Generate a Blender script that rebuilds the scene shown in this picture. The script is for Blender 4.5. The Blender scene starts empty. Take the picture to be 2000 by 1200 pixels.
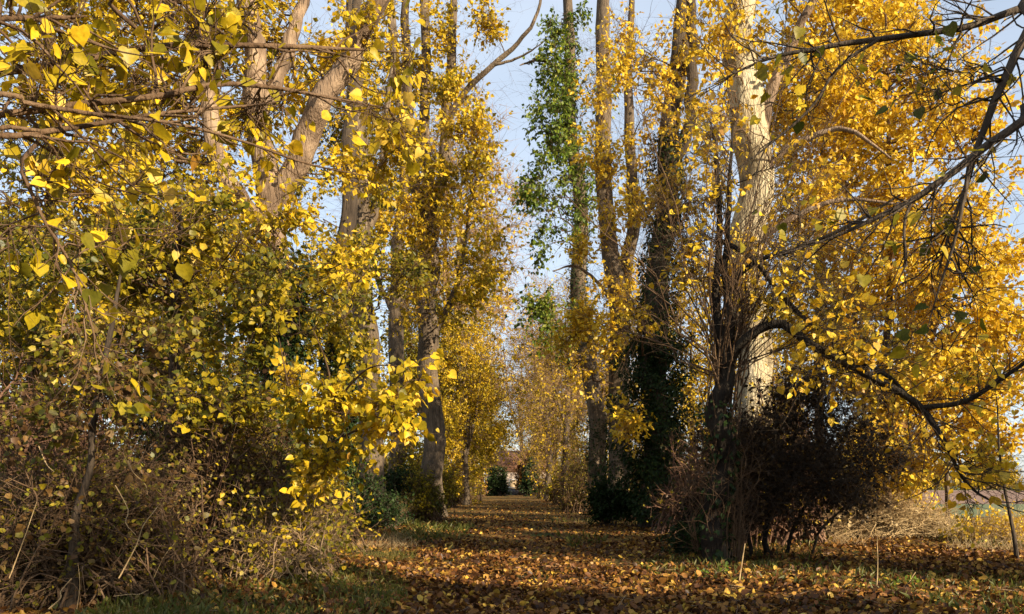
import bpy, math, random, zlib
import numpy as np
from mathutils import Matrix, Vector

# ------------------------------------------------------------------ camera, sky, sun, exposure
scene = bpy.context.scene
COL = scene.collection
FPX, CX, HY, EYE = 1556.0, 1000.0, 945.0, 1.6        # focal length in photo pixels, centre column, horizon row, eye height

cam_data = bpy.data.cameras.new('camera')
cam_data.sensor_width = 36.0
cam_data.lens = 36.0 * FPX / 2000.0
cam_data.shift_y = (HY - 600.0) / 2000.0
cam_data.clip_start, cam_data.clip_end = 0.1, 3000.0
cam = bpy.data.objects.new('camera', cam_data)
cam.location = (0, 0, EYE)
cam.rotation_euler = (math.radians(90), 0, 0)
COL.objects.link(cam)
scene.camera = cam

SUN_AZ, SUN_EL = math.radians(131), math.radians(23)   # azimuth clockwise from +Y
SUN = np.array([math.sin(SUN_AZ) * math.cos(SUN_EL), math.cos(SUN_AZ) * math.cos(SUN_EL), math.sin(SUN_EL)])
world = bpy.data.worlds.new('World')
scene.world = world
world.use_nodes = True
wn = world.node_tree
wn.nodes.clear()
w_out = wn.nodes.new('ShaderNodeOutputWorld')
w_bg = wn.nodes.new('ShaderNodeBackground')
w_sky = wn.nodes.new('ShaderNodeTexSky')
w_sky.sky_type = 'NISHITA'
w_sky.sun_disc = False
w_sky.sun_elevation = SUN_EL
w_sky.sun_rotation = SUN_AZ
w_sky.air_density, w_sky.dust_density, w_sky.ozone_density = 1.0, 0.8, 1.0
w_bg.inputs['Strength'].default_value = 0.085
w_tc = wn.nodes.new('ShaderNodeTexCoord')
w_map = wn.nodes.new('ShaderNodeMapping')
w_map.inputs['Scale'].default_value = (1.0, 1.0, 2.6)
w_noise = wn.nodes.new('ShaderNodeTexNoise')
w_noise.inputs['Scale'].default_value = 2.2
w_noise.inputs['Detail'].default_value = 5
w_fac = wn.nodes.new('ShaderNodeMapRange')                     # thin high cloud veiling the blue
w_fac.inputs['From Min'].default_value, w_fac.inputs['From Max'].default_value = 0.3, 0.7
w_fac.inputs['To Min'].default_value, w_fac.inputs['To Max'].default_value = 0.42, 0.68
w_veil = wn.nodes.new('ShaderNodeMix')
w_veil.data_type = 'RGBA'
w_veil.inputs[7].default_value = (5.0, 5.6, 6.4, 1)
wn.links.new(w_tc.outputs['Generated'], w_map.inputs['Vector'])
wn.links.new(w_map.outputs[0], w_noise.inputs['Vector'])
wn.links.new(w_noise.outputs['Fac'], w_fac.inputs['Value'])
wn.links.new(w_fac.outputs['Result'], w_veil.inputs['Factor'])
wn.links.new(w_sky.outputs[0], w_veil.inputs[6])
wn.links.new(w_veil.outputs[2], w_bg.inputs[0])
wn.links.new(w_bg.outputs[0], w_out.inputs[0])

sun_data = bpy.data.lights.new('sun', 'SUN')
sun_data.energy = 5.0
sun_data.angle = math.radians(0.5)
sun_data.color = (1.0, 0.84, 0.60)
sun = bpy.data.objects.new('sun', sun_data)
sun.rotation_euler = Vector(SUN).to_track_quat('Z', 'Y').to_euler()
sun.location = (30, -30, 40)
COL.objects.link(sun)

scene.view_settings.view_transform = 'Standard'
scene.view_settings.look = 'None'
scene.view_settings.exposure = 1.18
scene.view_settings.gamma = 1.0
scene.view_settings.use_curve_mapping = False
try:
    scene.cycles.max_bounces = 6
    scene.cycles.diffuse_bounces = 3
    scene.cycles.transmission_bounces = 4
except Exception:
    pass

rng = np.random.default_rng(7)


# ------------------------------------------------------------------ small vector helpers
def at(px, py, d):
    """world point that the photo shows at pixel (px, py), d metres ahead of the viewer"""
    return np.array([(px - CX) / FPX * d, d, EYE + (HY - py) / FPX * d])


def nrm(v):
    return v / np.maximum(np.linalg.norm(v, axis=-1, keepdims=True), 1e-9)


def ground_z(x, y):
    r = np.hypot(x, y)
    fade = np.clip((34.0 - r) / 14.0, 0, 1)
    z = 0.035 * np.sin(x * 0.9 + 0.4 * y) + 0.03 * np.sin(y * 0.73 - x * 0.3 + 1.0) + 0.02 * np.sin(x * 2.1 + y * 1.7)
    verge = 0.10 * np.clip((np.abs(x - 0.1) - 2.0) / 2.0, 0, 1)
    return (z + verge) * fade


def spline(ctrl, n):
    """Catmull-Rom through rows of ctrl (any number of columns)"""
    c = np.asarray(ctrl, float)
    c = np.vstack([2 * c[0] - c[1], c, 2 * c[-1] - c[-2]])
    t = np.linspace(0, len(c) - 3 - 1e-6, n)
    i = t.astype(int)
    f = (t - i)[:, None]
    p0, p1, p2, p3 = c[i], c[i + 1], c[i + 2], c[i + 3]
    return 0.5 * (2 * p1 + (p2 - p0) * f + (2 * p0 - 5 * p1 + 4 * p2 - p3) * f ** 2 + (3 * p1 - p0 - 3 * p2 + p3) * f ** 3)


class Geo:
    """collects tubes and leaves and builds ONE mesh object"""

    def __init__(self):
        self.v, self.q, self.t, self.n = [], [], [], 0

    def _add(self, v, q=None, t=None):
        v = v.reshape(-1, 3)
        if q is not None and len(q):
            self.q.append(q + self.n)
        if t is not None and len(t):
            self.t.append(t + self.n)
        self.v.append(v)
        self.n += len(v)

    def tubes(self, pts, rad, sides=3):
        pts = np.asarray(pts, float)
        rad = np.asarray(rad, float)
        if pts.ndim == 2:
            pts, rad = pts[None], rad[None]
        M, K, _ = pts.shape
        if M == 0:
            return self
        pointed = sides == 3                     # fine twigs: three rings at most, the last one a point
        if pointed and K == 4:
            pts, rad, K = pts[:, [0, 2, 3]], rad[:, [0, 2, 3]], 3
        T = np.empty_like(pts)
        T[:, 1:-1] = pts[:, 2:] - pts[:, :-2]
        T[:, 0] = pts[:, 1] - pts[:, 0]
        T[:, -1] = pts[:, -1] - pts[:, -2]
        T = nrm(T)
        mean = nrm(pts[:, -1] - pts[:, 0])
        ax = np.eye(3)[np.argmin(np.abs(mean), axis=1)]
        U = nrm(np.cross(T, ax[:, None, :]))
        V = np.cross(T, U)
        a = np.linspace(0, 2 * math.pi, sides, endpoint=False)
        if rad.ndim == 2:
            rad = np.repeat(rad[:, :, None], sides, axis=2)
        v = pts[:, :, None, :] + rad[..., None] * (np.cos(a)[None, None, :, None] * U[:, :, None, :] + np.sin(a)[None, None, :, None] * V[:, :, None, :])
        m = np.arange(M)[:, None, None] * K * sides
        k = np.arange(K - 1)[None, :, None] * sides
        s = np.arange(sides)[None, None, :]
        s2 = (s + 1) % sides
        if pointed:
            st = (K - 1) * sides + 1
            v = np.concatenate([v[:, :-1].reshape(M, -1, 3), pts[:, -1:]], axis=1)
            m = np.arange(M)[:, None, None] * st
            k = np.arange(K - 2)[None, :, None] * sides
            q = np.stack([m + k + s, m + k + s2, m + k + sides + s2, m + k + sides + s], axis=-1).reshape(-1, 4)
            b = m + (K - 2) * sides
            t = np.stack([b + s, b + s2, np.broadcast_to(m + st - 1, (M, 1, sides))], axis=-1).reshape(-1, 3)
            self._add(v, q=q, t=t)
            return self
        q = np.stack([m + k + s, m + k + s2, m + k + sides + s2, m + k + sides + s], axis=-1).reshape(-1, 4)
        self._add(v, q=q)
        return self

    def leaves(self, L, tmpl):
        O, X, Y, Z, S = L
        if len(O) == 0:
            return self
        tv, tt = tmpl
        k = len(O)
        wd = rng.uniform(.62, 1.15, (k, 1, 1))
        cu = rng.uniform(-.6, 2.6, (k, 1, 1))
        tw = rng.normal(0, .22, (k, 1, 1)) * (tv[None, :, 0:1] * tv[None, :, 1:2])
        v = O[:, None] + S[:, None, None] * (wd * tv[None, :, 0:1] * X[:, None] + tv[None, :, 1:2] * Y[:, None] + (cu * tv[None, :, 2:3] + tw) * Z[:, None])
        t = (np.arange(len(O))[:, None, None] * len(tv) + tt[None]).reshape(-1, 3)
        self._add(v, t=t)
        return self

    def mesh(self, name, origin=(0, 0, 0), smooth=True):
        me = bpy.data.meshes.new(name)
        v = np.vstack(self.v) - np.asarray(origin)
        q = np.vstack(self.q) if self.q else np.zeros((0, 4), int)
        t = np.vstack(self.t) if self.t else np.zeros((0, 3), int)
        me.vertices.add(len(v))
        me.vertices.foreach_set('co', v.astype(np.float32).ravel())
        li = np.concatenate([q.ravel(), t.ravel()]).astype(np.int32)
        me.loops.add(len(li))
        me.loops.foreach_set('vertex_index', li)
        npoly = len(q) + len(t)
        me.polygons.add(npoly)
        st = np.concatenate([np.arange(len(q)) * 4, len(q) * 4 + np.arange(len(t)) * 3]).astype(np.int32)
        me.polygons.foreach_set('loop_start', st)
        if smooth:
            me.polygons.foreach_set('use_smooth', np.ones(npoly, bool))
        me.update(calc_edges=True)
        return me


def obj(name, me, mat, parent=None, label=None, cat=None, group=None, kind=None, loc=None):
    o = bpy.data.objects.new(name, me)
    if mat is not None and not me.materials:
        me.materials.append(mat)
    COL.objects.link(o)
    if parent is not None:
        o.parent = parent
    if loc is not None:
        o.location = loc
    if label: o['label'] = label
    if cat: o['category'] = cat
    if group: o['group'] = group
    if kind: o['kind'] = kind
    return o


def thing(name, label, cat, loc=(0, 0, 0), group=None):
    o = bpy.data.objects.new(name, None)
    o.empty_display_size = 0.3
    COL.objects.link(o)
    o.location = loc
    o['label'], o['category'] = label, cat
    if group: o['group'] = group
    return o


def copy_tree(o, loc, rotz, sc, label, group=None, parent=None):
    c = o.copy()
    COL.objects.link(c)
    if parent is None:
        c.location, c.rotation_euler, c.scale = loc, (0, 0, rotz), (sc if isinstance(sc, tuple) else (sc, sc, sc))
        c['label'] = label
        if group: c['group'] = group
    else:
        c.parent = parent
    for ch in list(o.children):
        copy_tree(ch, None, 0, 1, None, None, c)
    return c


# leaf templates: (x across, y along, z out of the leaf), stalk at the origin
def fold(v, up=0.18, curl=0.10):
    v = np.array(v, float)
    z = up * np.abs(v[:, 0]) - curl * v[:, 1] ** 2
    return np.column_stack([v, z])


KITE = (fold([(0, 0), (-.40, .42), (0, 1), (.40, .42)]), np.array([(0, 2, 1), (0, 3, 2)]))
HEX = (fold([(0, .05), (-.40, .16), (-.40, .58), (0, 1), (.40, .58), (.40, .16)]), np.array([(0, 3, 2), (0, 2, 1), (0, 4, 3), (0, 5, 4)]))
_big = [(0, .08), (-.27, -.02), (-.46, .20), (-.44, .50), (-.22, .80), (0, 1.05), (.22, .80), (.44, .50), (.46, .20), (.27, -.02), (0, .45)]
_bt = [(10, i + 1, i) for i in range(9)] + [(10, 0, 9)]
BIG = (fold(_big), np.array(_bt))
CURLED = (fold([(0, 0), (-.42, .25), (-.34, .72), (0, 1), (.34, .72), (.42, .25)], 0.35, -0.25), np.array([(0, 3, 2), (0, 2, 1), (0, 4, 3), (0, 5, 4)]))
BLADE = (np.array([(-.03, 0, 0), (.03, 0, 0), (.015, .6, .05), (0, 1, .28)]), np.array([(0, 1, 2), (0, 2, 3)]))


# ------------------------------------------------------------------ materials
def new_mat(name):
    m = bpy.data.materials.new(name)
    m.use_nodes = True
    m.node_tree.nodes.clear()
    return m, m.node_tree.nodes, m.node_tree.links


def ramp(nodes, stops):
    r = nodes.new('ShaderNodeValToRGB')
    el = r.color_ramp.elements
    n = len(stops)
    while len(el) < n:
        el.new(0.5)
    for i, c in enumerate(stops):
        if len(c) == 4:
            p, c = c[0], c[1:]
        else:
            p = i / max(n - 1, 1)
        el[i].position = p
        el[i].color = (*c, 1)
    return r


def leaf_mat(name, stops, trans=0.34, noise=0.35, scale=0.6, single=False, gloss=0.015):
    m, N, L = new_mat(name)
    out = N.new('ShaderNodeOutputMaterial')
    if single:
        rnd = N.new('ShaderNodeObjectInfo').outputs['Random']
    else:
        rnd = N.new('ShaderNodeNewGeometry').outputs['Random Per Island']
    geo = N.new('ShaderNodeNewGeometry')
    tex = N.new('ShaderNodeTexNoise')
    tex.inputs['Scale'].default_value = scale
    tex.inputs['Detail'].default_value = 2
    L.new(geo.outputs['Position'], tex.inputs['Vector'])
    st = N.new('ShaderNodeMapRange')
    st.inputs['From Min'].default_value, st.inputs['From Max'].default_value = 0.3, 0.7
    L.new(tex.outputs['Fac'], st.inputs['Value'])
    mix = N.new('ShaderNodeMix')
    mix.inputs['Factor'].default_value = noise
    L.new(rnd, mix.inputs['A'])
    L.new(st.outputs['Result'], mix.inputs['B'])
    r = ramp(N, stops)
    L.new(mix.outputs['Result'], r.inputs['Fac'])
    # blotches and veins inside a leaf
    t2 = N.new('ShaderNodeTexNoise')
    t2.inputs['Scale'].default_value = 38
    t2.inputs['Detail'].default_value = 2
    L.new(geo.outputs['Position'], t2.inputs['Vector'])
    hv = N.new('ShaderNodeHueSaturation')
    mr = N.new('ShaderNodeMapRange')
    mr.inputs['From Min'].default_value, mr.inputs['From Max'].default_value = 0.25, 0.75
    mr.inputs['To Min'].default_value, mr.inputs['To Max'].default_value = 0.72, 1.2
    L.new(t2.outputs['Fac'], mr.inputs['Value'])
    L.new(mr.outputs['Result'], hv.inputs['Value'])
    L.new(r.outputs['Color'], hv.inputs['Color'])
    d = N.new('ShaderNodeBsdfDiffuse')
    tr = N.new('ShaderNodeBsdfTranslucent')
    L.new(hv.outputs['Color'], d.inputs['Color'])
    L.new(hv.outputs['Color'], tr.inputs['Color'])
    ms = N.new('ShaderNodeMixShader')
    ms.inputs[0].default_value = trans
    L.new(d.outputs[0], ms.inputs[1])
    L.new(tr.outputs[0], ms.inputs[2])
    g = N.new('ShaderNodeBsdfGlossy')
    g.inputs['Roughness'].default_value = 0.45
    g.inputs['Color'].default_value = (1, 1, 1, 1)
    m2 = N.new('ShaderNodeMixShader')
    m2.inputs[0].default_value = gloss
    L.new(ms.outputs[0], m2.inputs[1])
    L.new(g.outputs[0], m2.inputs[2])
    L.new(m2.outputs[0], out.inputs[0])
    return m


def bark_mat(name, stops, scale=5.0, stretch=0.13, bump=0.6, rough=0.9):
    m, N, L = new_mat(name)
    out = N.new('ShaderNodeOutputMaterial')
    b = N.new('ShaderNodeBsdfPrincipled')
    tc = N.new('ShaderNodeTexCoord')
    mp = N.new('ShaderNodeMapping')
    mp.inputs['Scale'].default_value = (1, 1, stretch)
    L.new(tc.outputs['Object'], mp.inputs['Vector'])
    n1 = N.new('ShaderNodeTexNoise')
    n1.inputs['Scale'].default_value = scale
    n1.inputs['Distortion'].default_value = .6
    n1.inputs['Detail'].default_value = 8
    n1.inputs['Roughness'].default_value = 0.7
    L.new(mp.outputs[0], n1.inputs['Vector'])
    n2 = N.new('ShaderNodeTexNoise')
    n2.inputs['Scale'].default_value = 1.3
    n2.inputs['Detail'].default_value = 4
    L.new(tc.outputs['Object'], n2.inputs['Vector'])
    mx = N.new('ShaderNodeMix')
    mx.inputs['Factor'].default_value = 0.45
    L.new(n1.outputs['Fac'], mx.inputs['A'])
    L.new(n2.outputs['Fac'], mx.inputs['B'])
    mr = N.new('ShaderNodeMapRange')
    mr.inputs['From Min'].default_value, mr.inputs['From Max'].default_value = 0.33, 0.67
    L.new(mx.outputs['Result'], mr.inputs['Value'])
    r = ramp(N, stops)
    L.new(mr.outputs['Result'], r.inputs['Fac'])
    L.new(r.outputs['Color'], b.inputs['Base Color'])
    b.inputs['Roughness'].default_value = rough
    b.inputs['Specular IOR Level'].default_value = 0.2
    bp = N.new('ShaderNodeBump')
    bp.inputs['Strength'].default_value = bump
    bp.inputs['Distance'].default_value = 0.10
    n3 = N.new('ShaderNodeTexNoise')
    n3.inputs['Scale'].default_value = scale * 3.2
    n3.inputs['Detail'].default_value = 6
    L.new(mp.outputs[0], n3.inputs['Vector'])
    L.new(n3.outputs['Fac'], bp.inputs['Height'])
    L.new(bp.outputs[0], b.inputs['Normal'])
    L.new(b.outputs[0], out.inputs[0])
    return m


def plain_mat(name, c1, c2, scale=4.0, rough=0.8, bump=0.15):
    m, N, L = new_mat(name)
    out = N.new('ShaderNodeOutputMaterial')
    b = N.new('ShaderNodeBsdfPrincipled')
    tc = N.new('ShaderNodeTexCoord')
    n1 = N.new('ShaderNodeTexNoise')
    n1.inputs['Scale'].default_value = scale
    n1.inputs['Detail'].default_value = 6
    L.new(tc.outputs['Object'], n1.inputs['Vector'])
    r = ramp(N, [(0.3, *c1), (0.7, *c2)])
    L.new(n1.outputs['Fac'], r.inputs['Fac'])
    L.new(r.outputs['Color'], b.inputs['Base Color'])
    b.inputs['Roughness'].default_value = rough
    bp = N.new('ShaderNodeBump')
    bp.inputs['Strength'].default_value = bump
    L.new(n1.outputs['Fac'], bp.inputs['Height'])
    L.new(bp.outputs[0], b.inputs['Normal'])
    L.new(b.outputs[0], out.inputs[0])
    return m


GOLD = [(0.0, .28, .13, .010), (0.12, .50, .27, .014), (0.4, .70, .45, .022), (0.72, .75, .53, .035), (0.9, .70, .52, .12), (0.96, .45, .26, .05), (1.0, .20, .09, .02)]
YELL = [(0.0, .09, .09, .008), (0.2, .26, .205, .010), (0.45, .50, .355, .014), (0.75, .72, .455, .018), (0.9, .66, .46, .08), (0.95, .40, .20, .03), (1.0, .16, .07, .02)]
OLIV = [(0.0, .028, .048, .007), (0.25, .095, .10, .010), (0.5, .25, .20, .012), (0.76, .55, .38, .016), (0.92, .62, .40, .03), (1.0, .24, .11, .02)]
GREEN = [(0.0, .03, .06, .008), (0.4, .085, .135, .014), (0.8, .20, .23, .02), (1.0, .46, .38, .03)]
IVYC = [(0.0, .010, .022, .006), (0.6, .022, .04, .010), (1.0, .05, .07, .016)]
BROWN = [(0.0, .035, .018, .008), (0.2, .10, .05, .018), (0.4, .20, .11, .03), (0.58, .10, .105, .014), (0.76, .30, .24, .02), (0.92, .56, .40, .025), (1.0, .36, .10, .02)]
LITTER = [(0.0, .022, .011, .007), (0.3, .06, .026, .010), (0.55, .14, .056, .016), (0.75, .32, .155, .032), (0.9, .54, .35, .05), (1.0, .62, .46, .14)]
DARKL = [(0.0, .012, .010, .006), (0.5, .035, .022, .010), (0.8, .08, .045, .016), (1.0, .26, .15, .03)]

M = {}
M['gold'] = leaf_mat('golden_leaves', GOLD)
M['gold1'] = leaf_mat('golden_leaf', GOLD, single=True)
M['yell'] = leaf_mat('yellow_leaves', YELL, noise=0.45)
M['yell1'] = leaf_mat('yellow_leaf', YELL, noise=0.3, single=True)
M['oliv'] = leaf_mat('olive_leaves', OLIV, noise=0.5)
M['oliv1'] = leaf_mat('olive_leaf', OLIV, noise=0.4, single=True)
M['green'] = leaf_mat('green_leaves', GREEN, trans=.3)
M['ivy'] = leaf_mat('ivy_leaves', IVYC, trans=.12, gloss=.01)
M['brown'] = leaf_mat('brown_leaves', BROWN, trans=.3)
M['brown1'] = leaf_mat('brown_leaf', BROWN, trans=.3, single=True)
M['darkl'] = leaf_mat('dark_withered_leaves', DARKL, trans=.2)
M['litter'] = leaf_mat('litter_leaves', LITTER, trans=.12, noise=.3, scale=1.2)
M['litter1'] = leaf_mat('litter_leaf', LITTER, trans=.12, noise=.2, single=True)
M['grass'] = leaf_mat('grass_blades', [(0, .045, .06, .010), (.6, .10, .105, .018), (1, .30, .22, .07)], trans=.3)
M['straw'] = leaf_mat('straw_blades', [(0, .26, .17, .08), (.6, .42, .30, .15), (1, .50, .40, .22)], trans=.2)
M['cream'] = bark_mat('cream_bark', [(0, .07, .055, .033), (.22, .22, .17, .10), (.5, .42, .345, .21), (.8, .52, .44, .29), (1, .56, .50, .37)], scale=6, bump=.9)
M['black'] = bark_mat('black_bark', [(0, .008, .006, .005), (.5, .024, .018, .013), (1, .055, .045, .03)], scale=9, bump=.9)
M['lime'] = bark_mat('lime_bark', [(0, .035, .026, .018), (.4, .105, .078, .052), (.75, .19, .14, .095), (1, .27, .215, .14)], scale=8, bump=.9)
M['tan'] = bark_mat('tan_bark', [(0, .05, .035, .024), (.4, .17, .115, .075), (.75, .31, .22, .145), (1, .38, .29, .19)], scale=7, bump=.8)
M['dark'] = bark_mat('dark_bark', [(0, .022, .016, .012), (.5, .065, .048, .034), (1, .12, .09, .06)], scale=8)
M['twig'] = bark_mat('twig_bark', [(0, .042, .025, .015), (.5, .11, .066, .036), (1, .20, .13, .075)], scale=9)
M['redtwig'] = bark_mat('reddish_twig_bark', [(0, .07, .032, .02), (.5, .15, .08, .05), (1, .26, .16, .10)], scale=9)
M['paletwig'] = bark_mat('pale_twig_bark', [(0, .13, .08, .045), (.5, .26, .175, .10), (1, .38, .28, .17)], scale=9)
M['pinktwig'] = bark_mat('warm_twig_bark', [(0, .16, .09, .045), (.5, .28, .17, .09), (1, .38, .26, .15)], scale=9)
M['stalk'] = bark_mat('straw_stalk', [(0, .22, .14, .07), (.5, .40, .28, .14), (1, .52, .40, .22)], scale=9)


# ------------------------------------------------------------------ growing things
def rand_unit(n):
    return nrm(rng.normal(size=(n, 3)))


def connect(S, Sr, targets, K=7, lift=0.12, wob=0.05, rmax=0.09, up_pen=0.7, tip=0.005):
    """branches from the nearest skeleton point (rather below than above) to every target"""
    D = np.linalg.norm(targets[:, None] - S[None], axis=2)
    cost = D + up_pen * np.maximum(0, S[None, :, 2] - targets[:, None, 2] + 0.15 * D)
    idx = np.argmin(cost, axis=1)
    a = S[idx]
    ln = np.linalg.norm(targets - a, axis=1)
    mid = a + 0.5 * (targets - a) + rand_unit(len(a)) * (0.14 * ln)[:, None]
    mid[:, 2] += lift * ln
    t = np.linspace(0, 1, K)[None, :, None]
    pts = (1 - t) ** 2 * a[:, None] + 2 * t * (1 - t) * mid[:, None] + t ** 2 * targets[:, None]
    nz = rng.normal(size=(len(a), K, 3)) * (wob * ln)[:, None, None] * np.sin(math.pi * t)
    pts = pts + nz
    r0 = np.minimum(np.minimum(Sr[idx] * 0.6, 0.006 + 0.011 * ln), rmax)
    r0 = np.maximum(r0, tip * 1.1)
    rad = r0[:, None] + (tip - r0)[:, None] * np.linspace(0, 1, K)[None] ** 0.8
    return pts, rad


def sprout(pts, rad, n, length, ang=0.9, K=4, grav=0.0, wob=0.18, tmin=0.3, rmax=0.012, tip=0.35, var=0.5, rmin=0.0022):
    Mm, Kp, _ = pts.shape
    ln = np.linalg.norm(np.diff(pts, axis=1), axis=2).sum(1)
    pi = rng.choice(Mm, n, p=ln / ln.sum())
    t = rng.uniform(tmin, 0.995, n) * (Kp - 1)
    i = t.astype(int)
    f = (t - i)[:, None]
    p0, p1 = pts[pi, i], pts[pi, i + 1]
    pos = p0 * (1 - f) + p1 * f
    r = rad[pi, i] * (1 - f[:, 0]) + rad[pi, i + 1] * f[:, 0]
    tan = nrm(p1 - p0)
    perp = nrm(np.cross(tan, rand_unit(n)))
    a = rng.normal(ang, 0.22, n)[:, None]
    d = np.cos(a) * tan + np.sin(a) * perp
    L = length * rng.uniform(1 - var, 1 + var, n)
    out = np.empty((n, K, 3))
    out[:, 0] = pos
    for k in range(1, K):
        d = d + rng.normal(size=(n, 3)) * wob
        d[:, 2] += grav
        d = nrm(d)
        out[:, k] = out[:, k - 1] + d * (L / (K - 1))[:, None]
    r0 = np.clip(r * 0.75, rmin, max(rmax, rmin * 1.5))
    rr = r0[:, None] * np.linspace(1, tip, K)[None]
    return out, rr


def leaves_on(pts, n, size, droop=0.5, up=0.5, sunw=0.45, rnd=0.6, tmin=0.15, svar=0.5):
    Mm, Kp, _ = pts.shape
    pi = rng.integers(0, Mm, n)
    t = rng.uniform(tmin, 0.999, n) * (Kp - 1)
    i = t.astype(int)
    f = (t - i)[:, None]
    p0, p1 = pts[pi, i], pts[pi, i + 1]
    pos = p0 * (1 - f) + p1 * f
    tan = nrm(p1 - p0)
    Y = tan * 0.5 + rand_unit(n) * 0.9
    Y[:, 2] -= droop
    return leaf_frames(pos, nrm(Y), size * rng.uniform(1 - svar, 1 + svar, n), up, sunw, rnd)


def leaf_frames(pos, Y, S, up, sunw, rnd):
    n = len(pos)
    Z = rng.normal(size=(n, 3)) * rnd + np.array([0, 0, up]) + SUN * sunw
    Z = nrm(Z - (Z * Y).sum(1, keepdims=True) * Y)
    X = np.cross(Y, Z)
    pos = pos + Y * (S * 0.25)[:, None]
    return pos, X, Y, Z, S


def take(L, m):
    return tuple(a[m] for a in L)


_single_meshes = {}


def single_leaf_mesh(matname, k):
    key = (matname, k)
    if key not in _single_meshes:
        r = np.random.default_rng(100 + k)
        v = BIG[0].copy()
        v[:, 0] *= r.uniform(0.85, 1.1)
        v[:, 2] = r.uniform(.05, .4) * np.abs(v[:, 0]) - r.uniform(-.1, .3) * v[:, 1] ** 2 + r.normal(0, .02, len(v))
        v[:, 0] += r.uniform(-.12, .12) * v[:, 1] ** 2
        st = np.array([(-.008, -.35, .06), (.008, -.35, .06), (.012, .1, 0), (-.012, .1, 0)])
        g = Geo()
        g._add(v, t=BIG[1])
        g._add(st, q=np.array([(0, 1, 2, 3)]))
        me = g.mesh('leaf')
        me.materials.append(M[matname])
        _single_meshes[key] = me
    return _single_meshes[key]


def put_single_leaves(L, parent, base, matname, name='leaf'):
    O, X, Y, Z, S = L
    for j in range(len(O)):
        o = bpy.data.objects.new(name, single_leaf_mesh(matname, int(rng.integers(0, 8))))
        COL.objects.link(o)
        o.parent = parent
        p = O[j] - base
        s = S[j]
        o.matrix_local = Matrix(((X[j][0] * s, Y[j][0] * s, Z[j][0] * s, p[0]), (X[j][1] * s, Y[j][1] * s, Z[j][1] * s, p[1]),
                                 (X[j][2] * s, Y[j][2] * s, Z[j][2] * s, p[2]), (0, 0, 0, 1)))


def in_view(P, pad=0.0):
    px = P[:, 0] / np.maximum(P[:, 1], .01) * FPX + CX
    py = HY - (P[:, 2] - EYE) / np.maximum(P[:, 1], .01) * FPX
    return (P[:, 1] > 1) & (px > -pad) & (px < 2000 + pad) & (py > -pad) & (py < 1200 + pad)


def trunk_tube(g, ctrl, K=54, sides=18, rough=0.06, flare=0.35):
    """ctrl rows: x, y, z, radius.  returns the centre line and radii"""
    c = spline(ctrl, K)
    pts, rad = c[:, :3].copy(), np.maximum(c[:, 3], 0.004)
    tt = np.linspace(0, 1, K)
    for ax_ in (0, 1):
        for fq in (5, 11):
            pts[:, ax_] += rng.uniform(.1, .28) * rad * np.sin(tt * fq * rng.uniform(.8, 1.3) * 3.14 + rng.uniform(0, 6.28)) * np.minimum(1, tt * 8)
    a = np.linspace(0, 2 * math.pi, sides, endpoint=False)
    ph = rng.uniform(0, 6.28, 4)
    h = np.linspace(0, 1, K)[:, None] * 14
    mod = 1 + rough * (np.sin(2 * a + ph[0] + 0.4 * h) + 0.7 * np.sin(3 * a + ph[1] - 0.7 * h) + 0.8 * np.sin(5 * a + ph[2] + 1.3 * h)) + rng.normal(0, rough * 0.5, (K, sides))
    if flare:
        z = pts[:, 2:3]
        mod = mod * (1 + flare * np.exp(-np.maximum(z, 0) / 0.45) * (1 + 0.35 * np.sin(5 * a + ph[3])))
    kk = np.arange(K)[:, None]
    for _ in range(max(2, K // 6)):
        ck_, ca_ = rng.uniform(0, K), rng.uniform(0, 6.28)
        mod = mod + rng.uniform(.08, .3) * np.exp(-((kk - ck_) / .8) ** 2 - ((np.angle(np.exp(1j * (a - ca_)))) / .45) ** 2)
    g.tubes(pts[None], (rad[:, None] * mod)[None], sides)
    return pts, rad


def blob_points(b):
    if b[0] == 'w':                       # given in metres
        u = rand_unit(b[7]) * (rng.uniform(0, 1, (b[7], 1)) ** 0.4)
        return np.array(b[1:4]) + u * np.array(b[4:7])
    px, py, d, wpx, hpx, dd, n = b
    c = at(px, py, d)
    m = max(4, n // 8)
    cen = rand_unit(m) * (rng.uniform(0, 1, (m, 1)) ** 0.4)
    u = cen[rng.integers(0, m, n)] + rng.normal(size=(n, 3)) * .13
    return c + u * np.array([wpx / FPX * d, dd, hpx / FPX * d])


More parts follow.
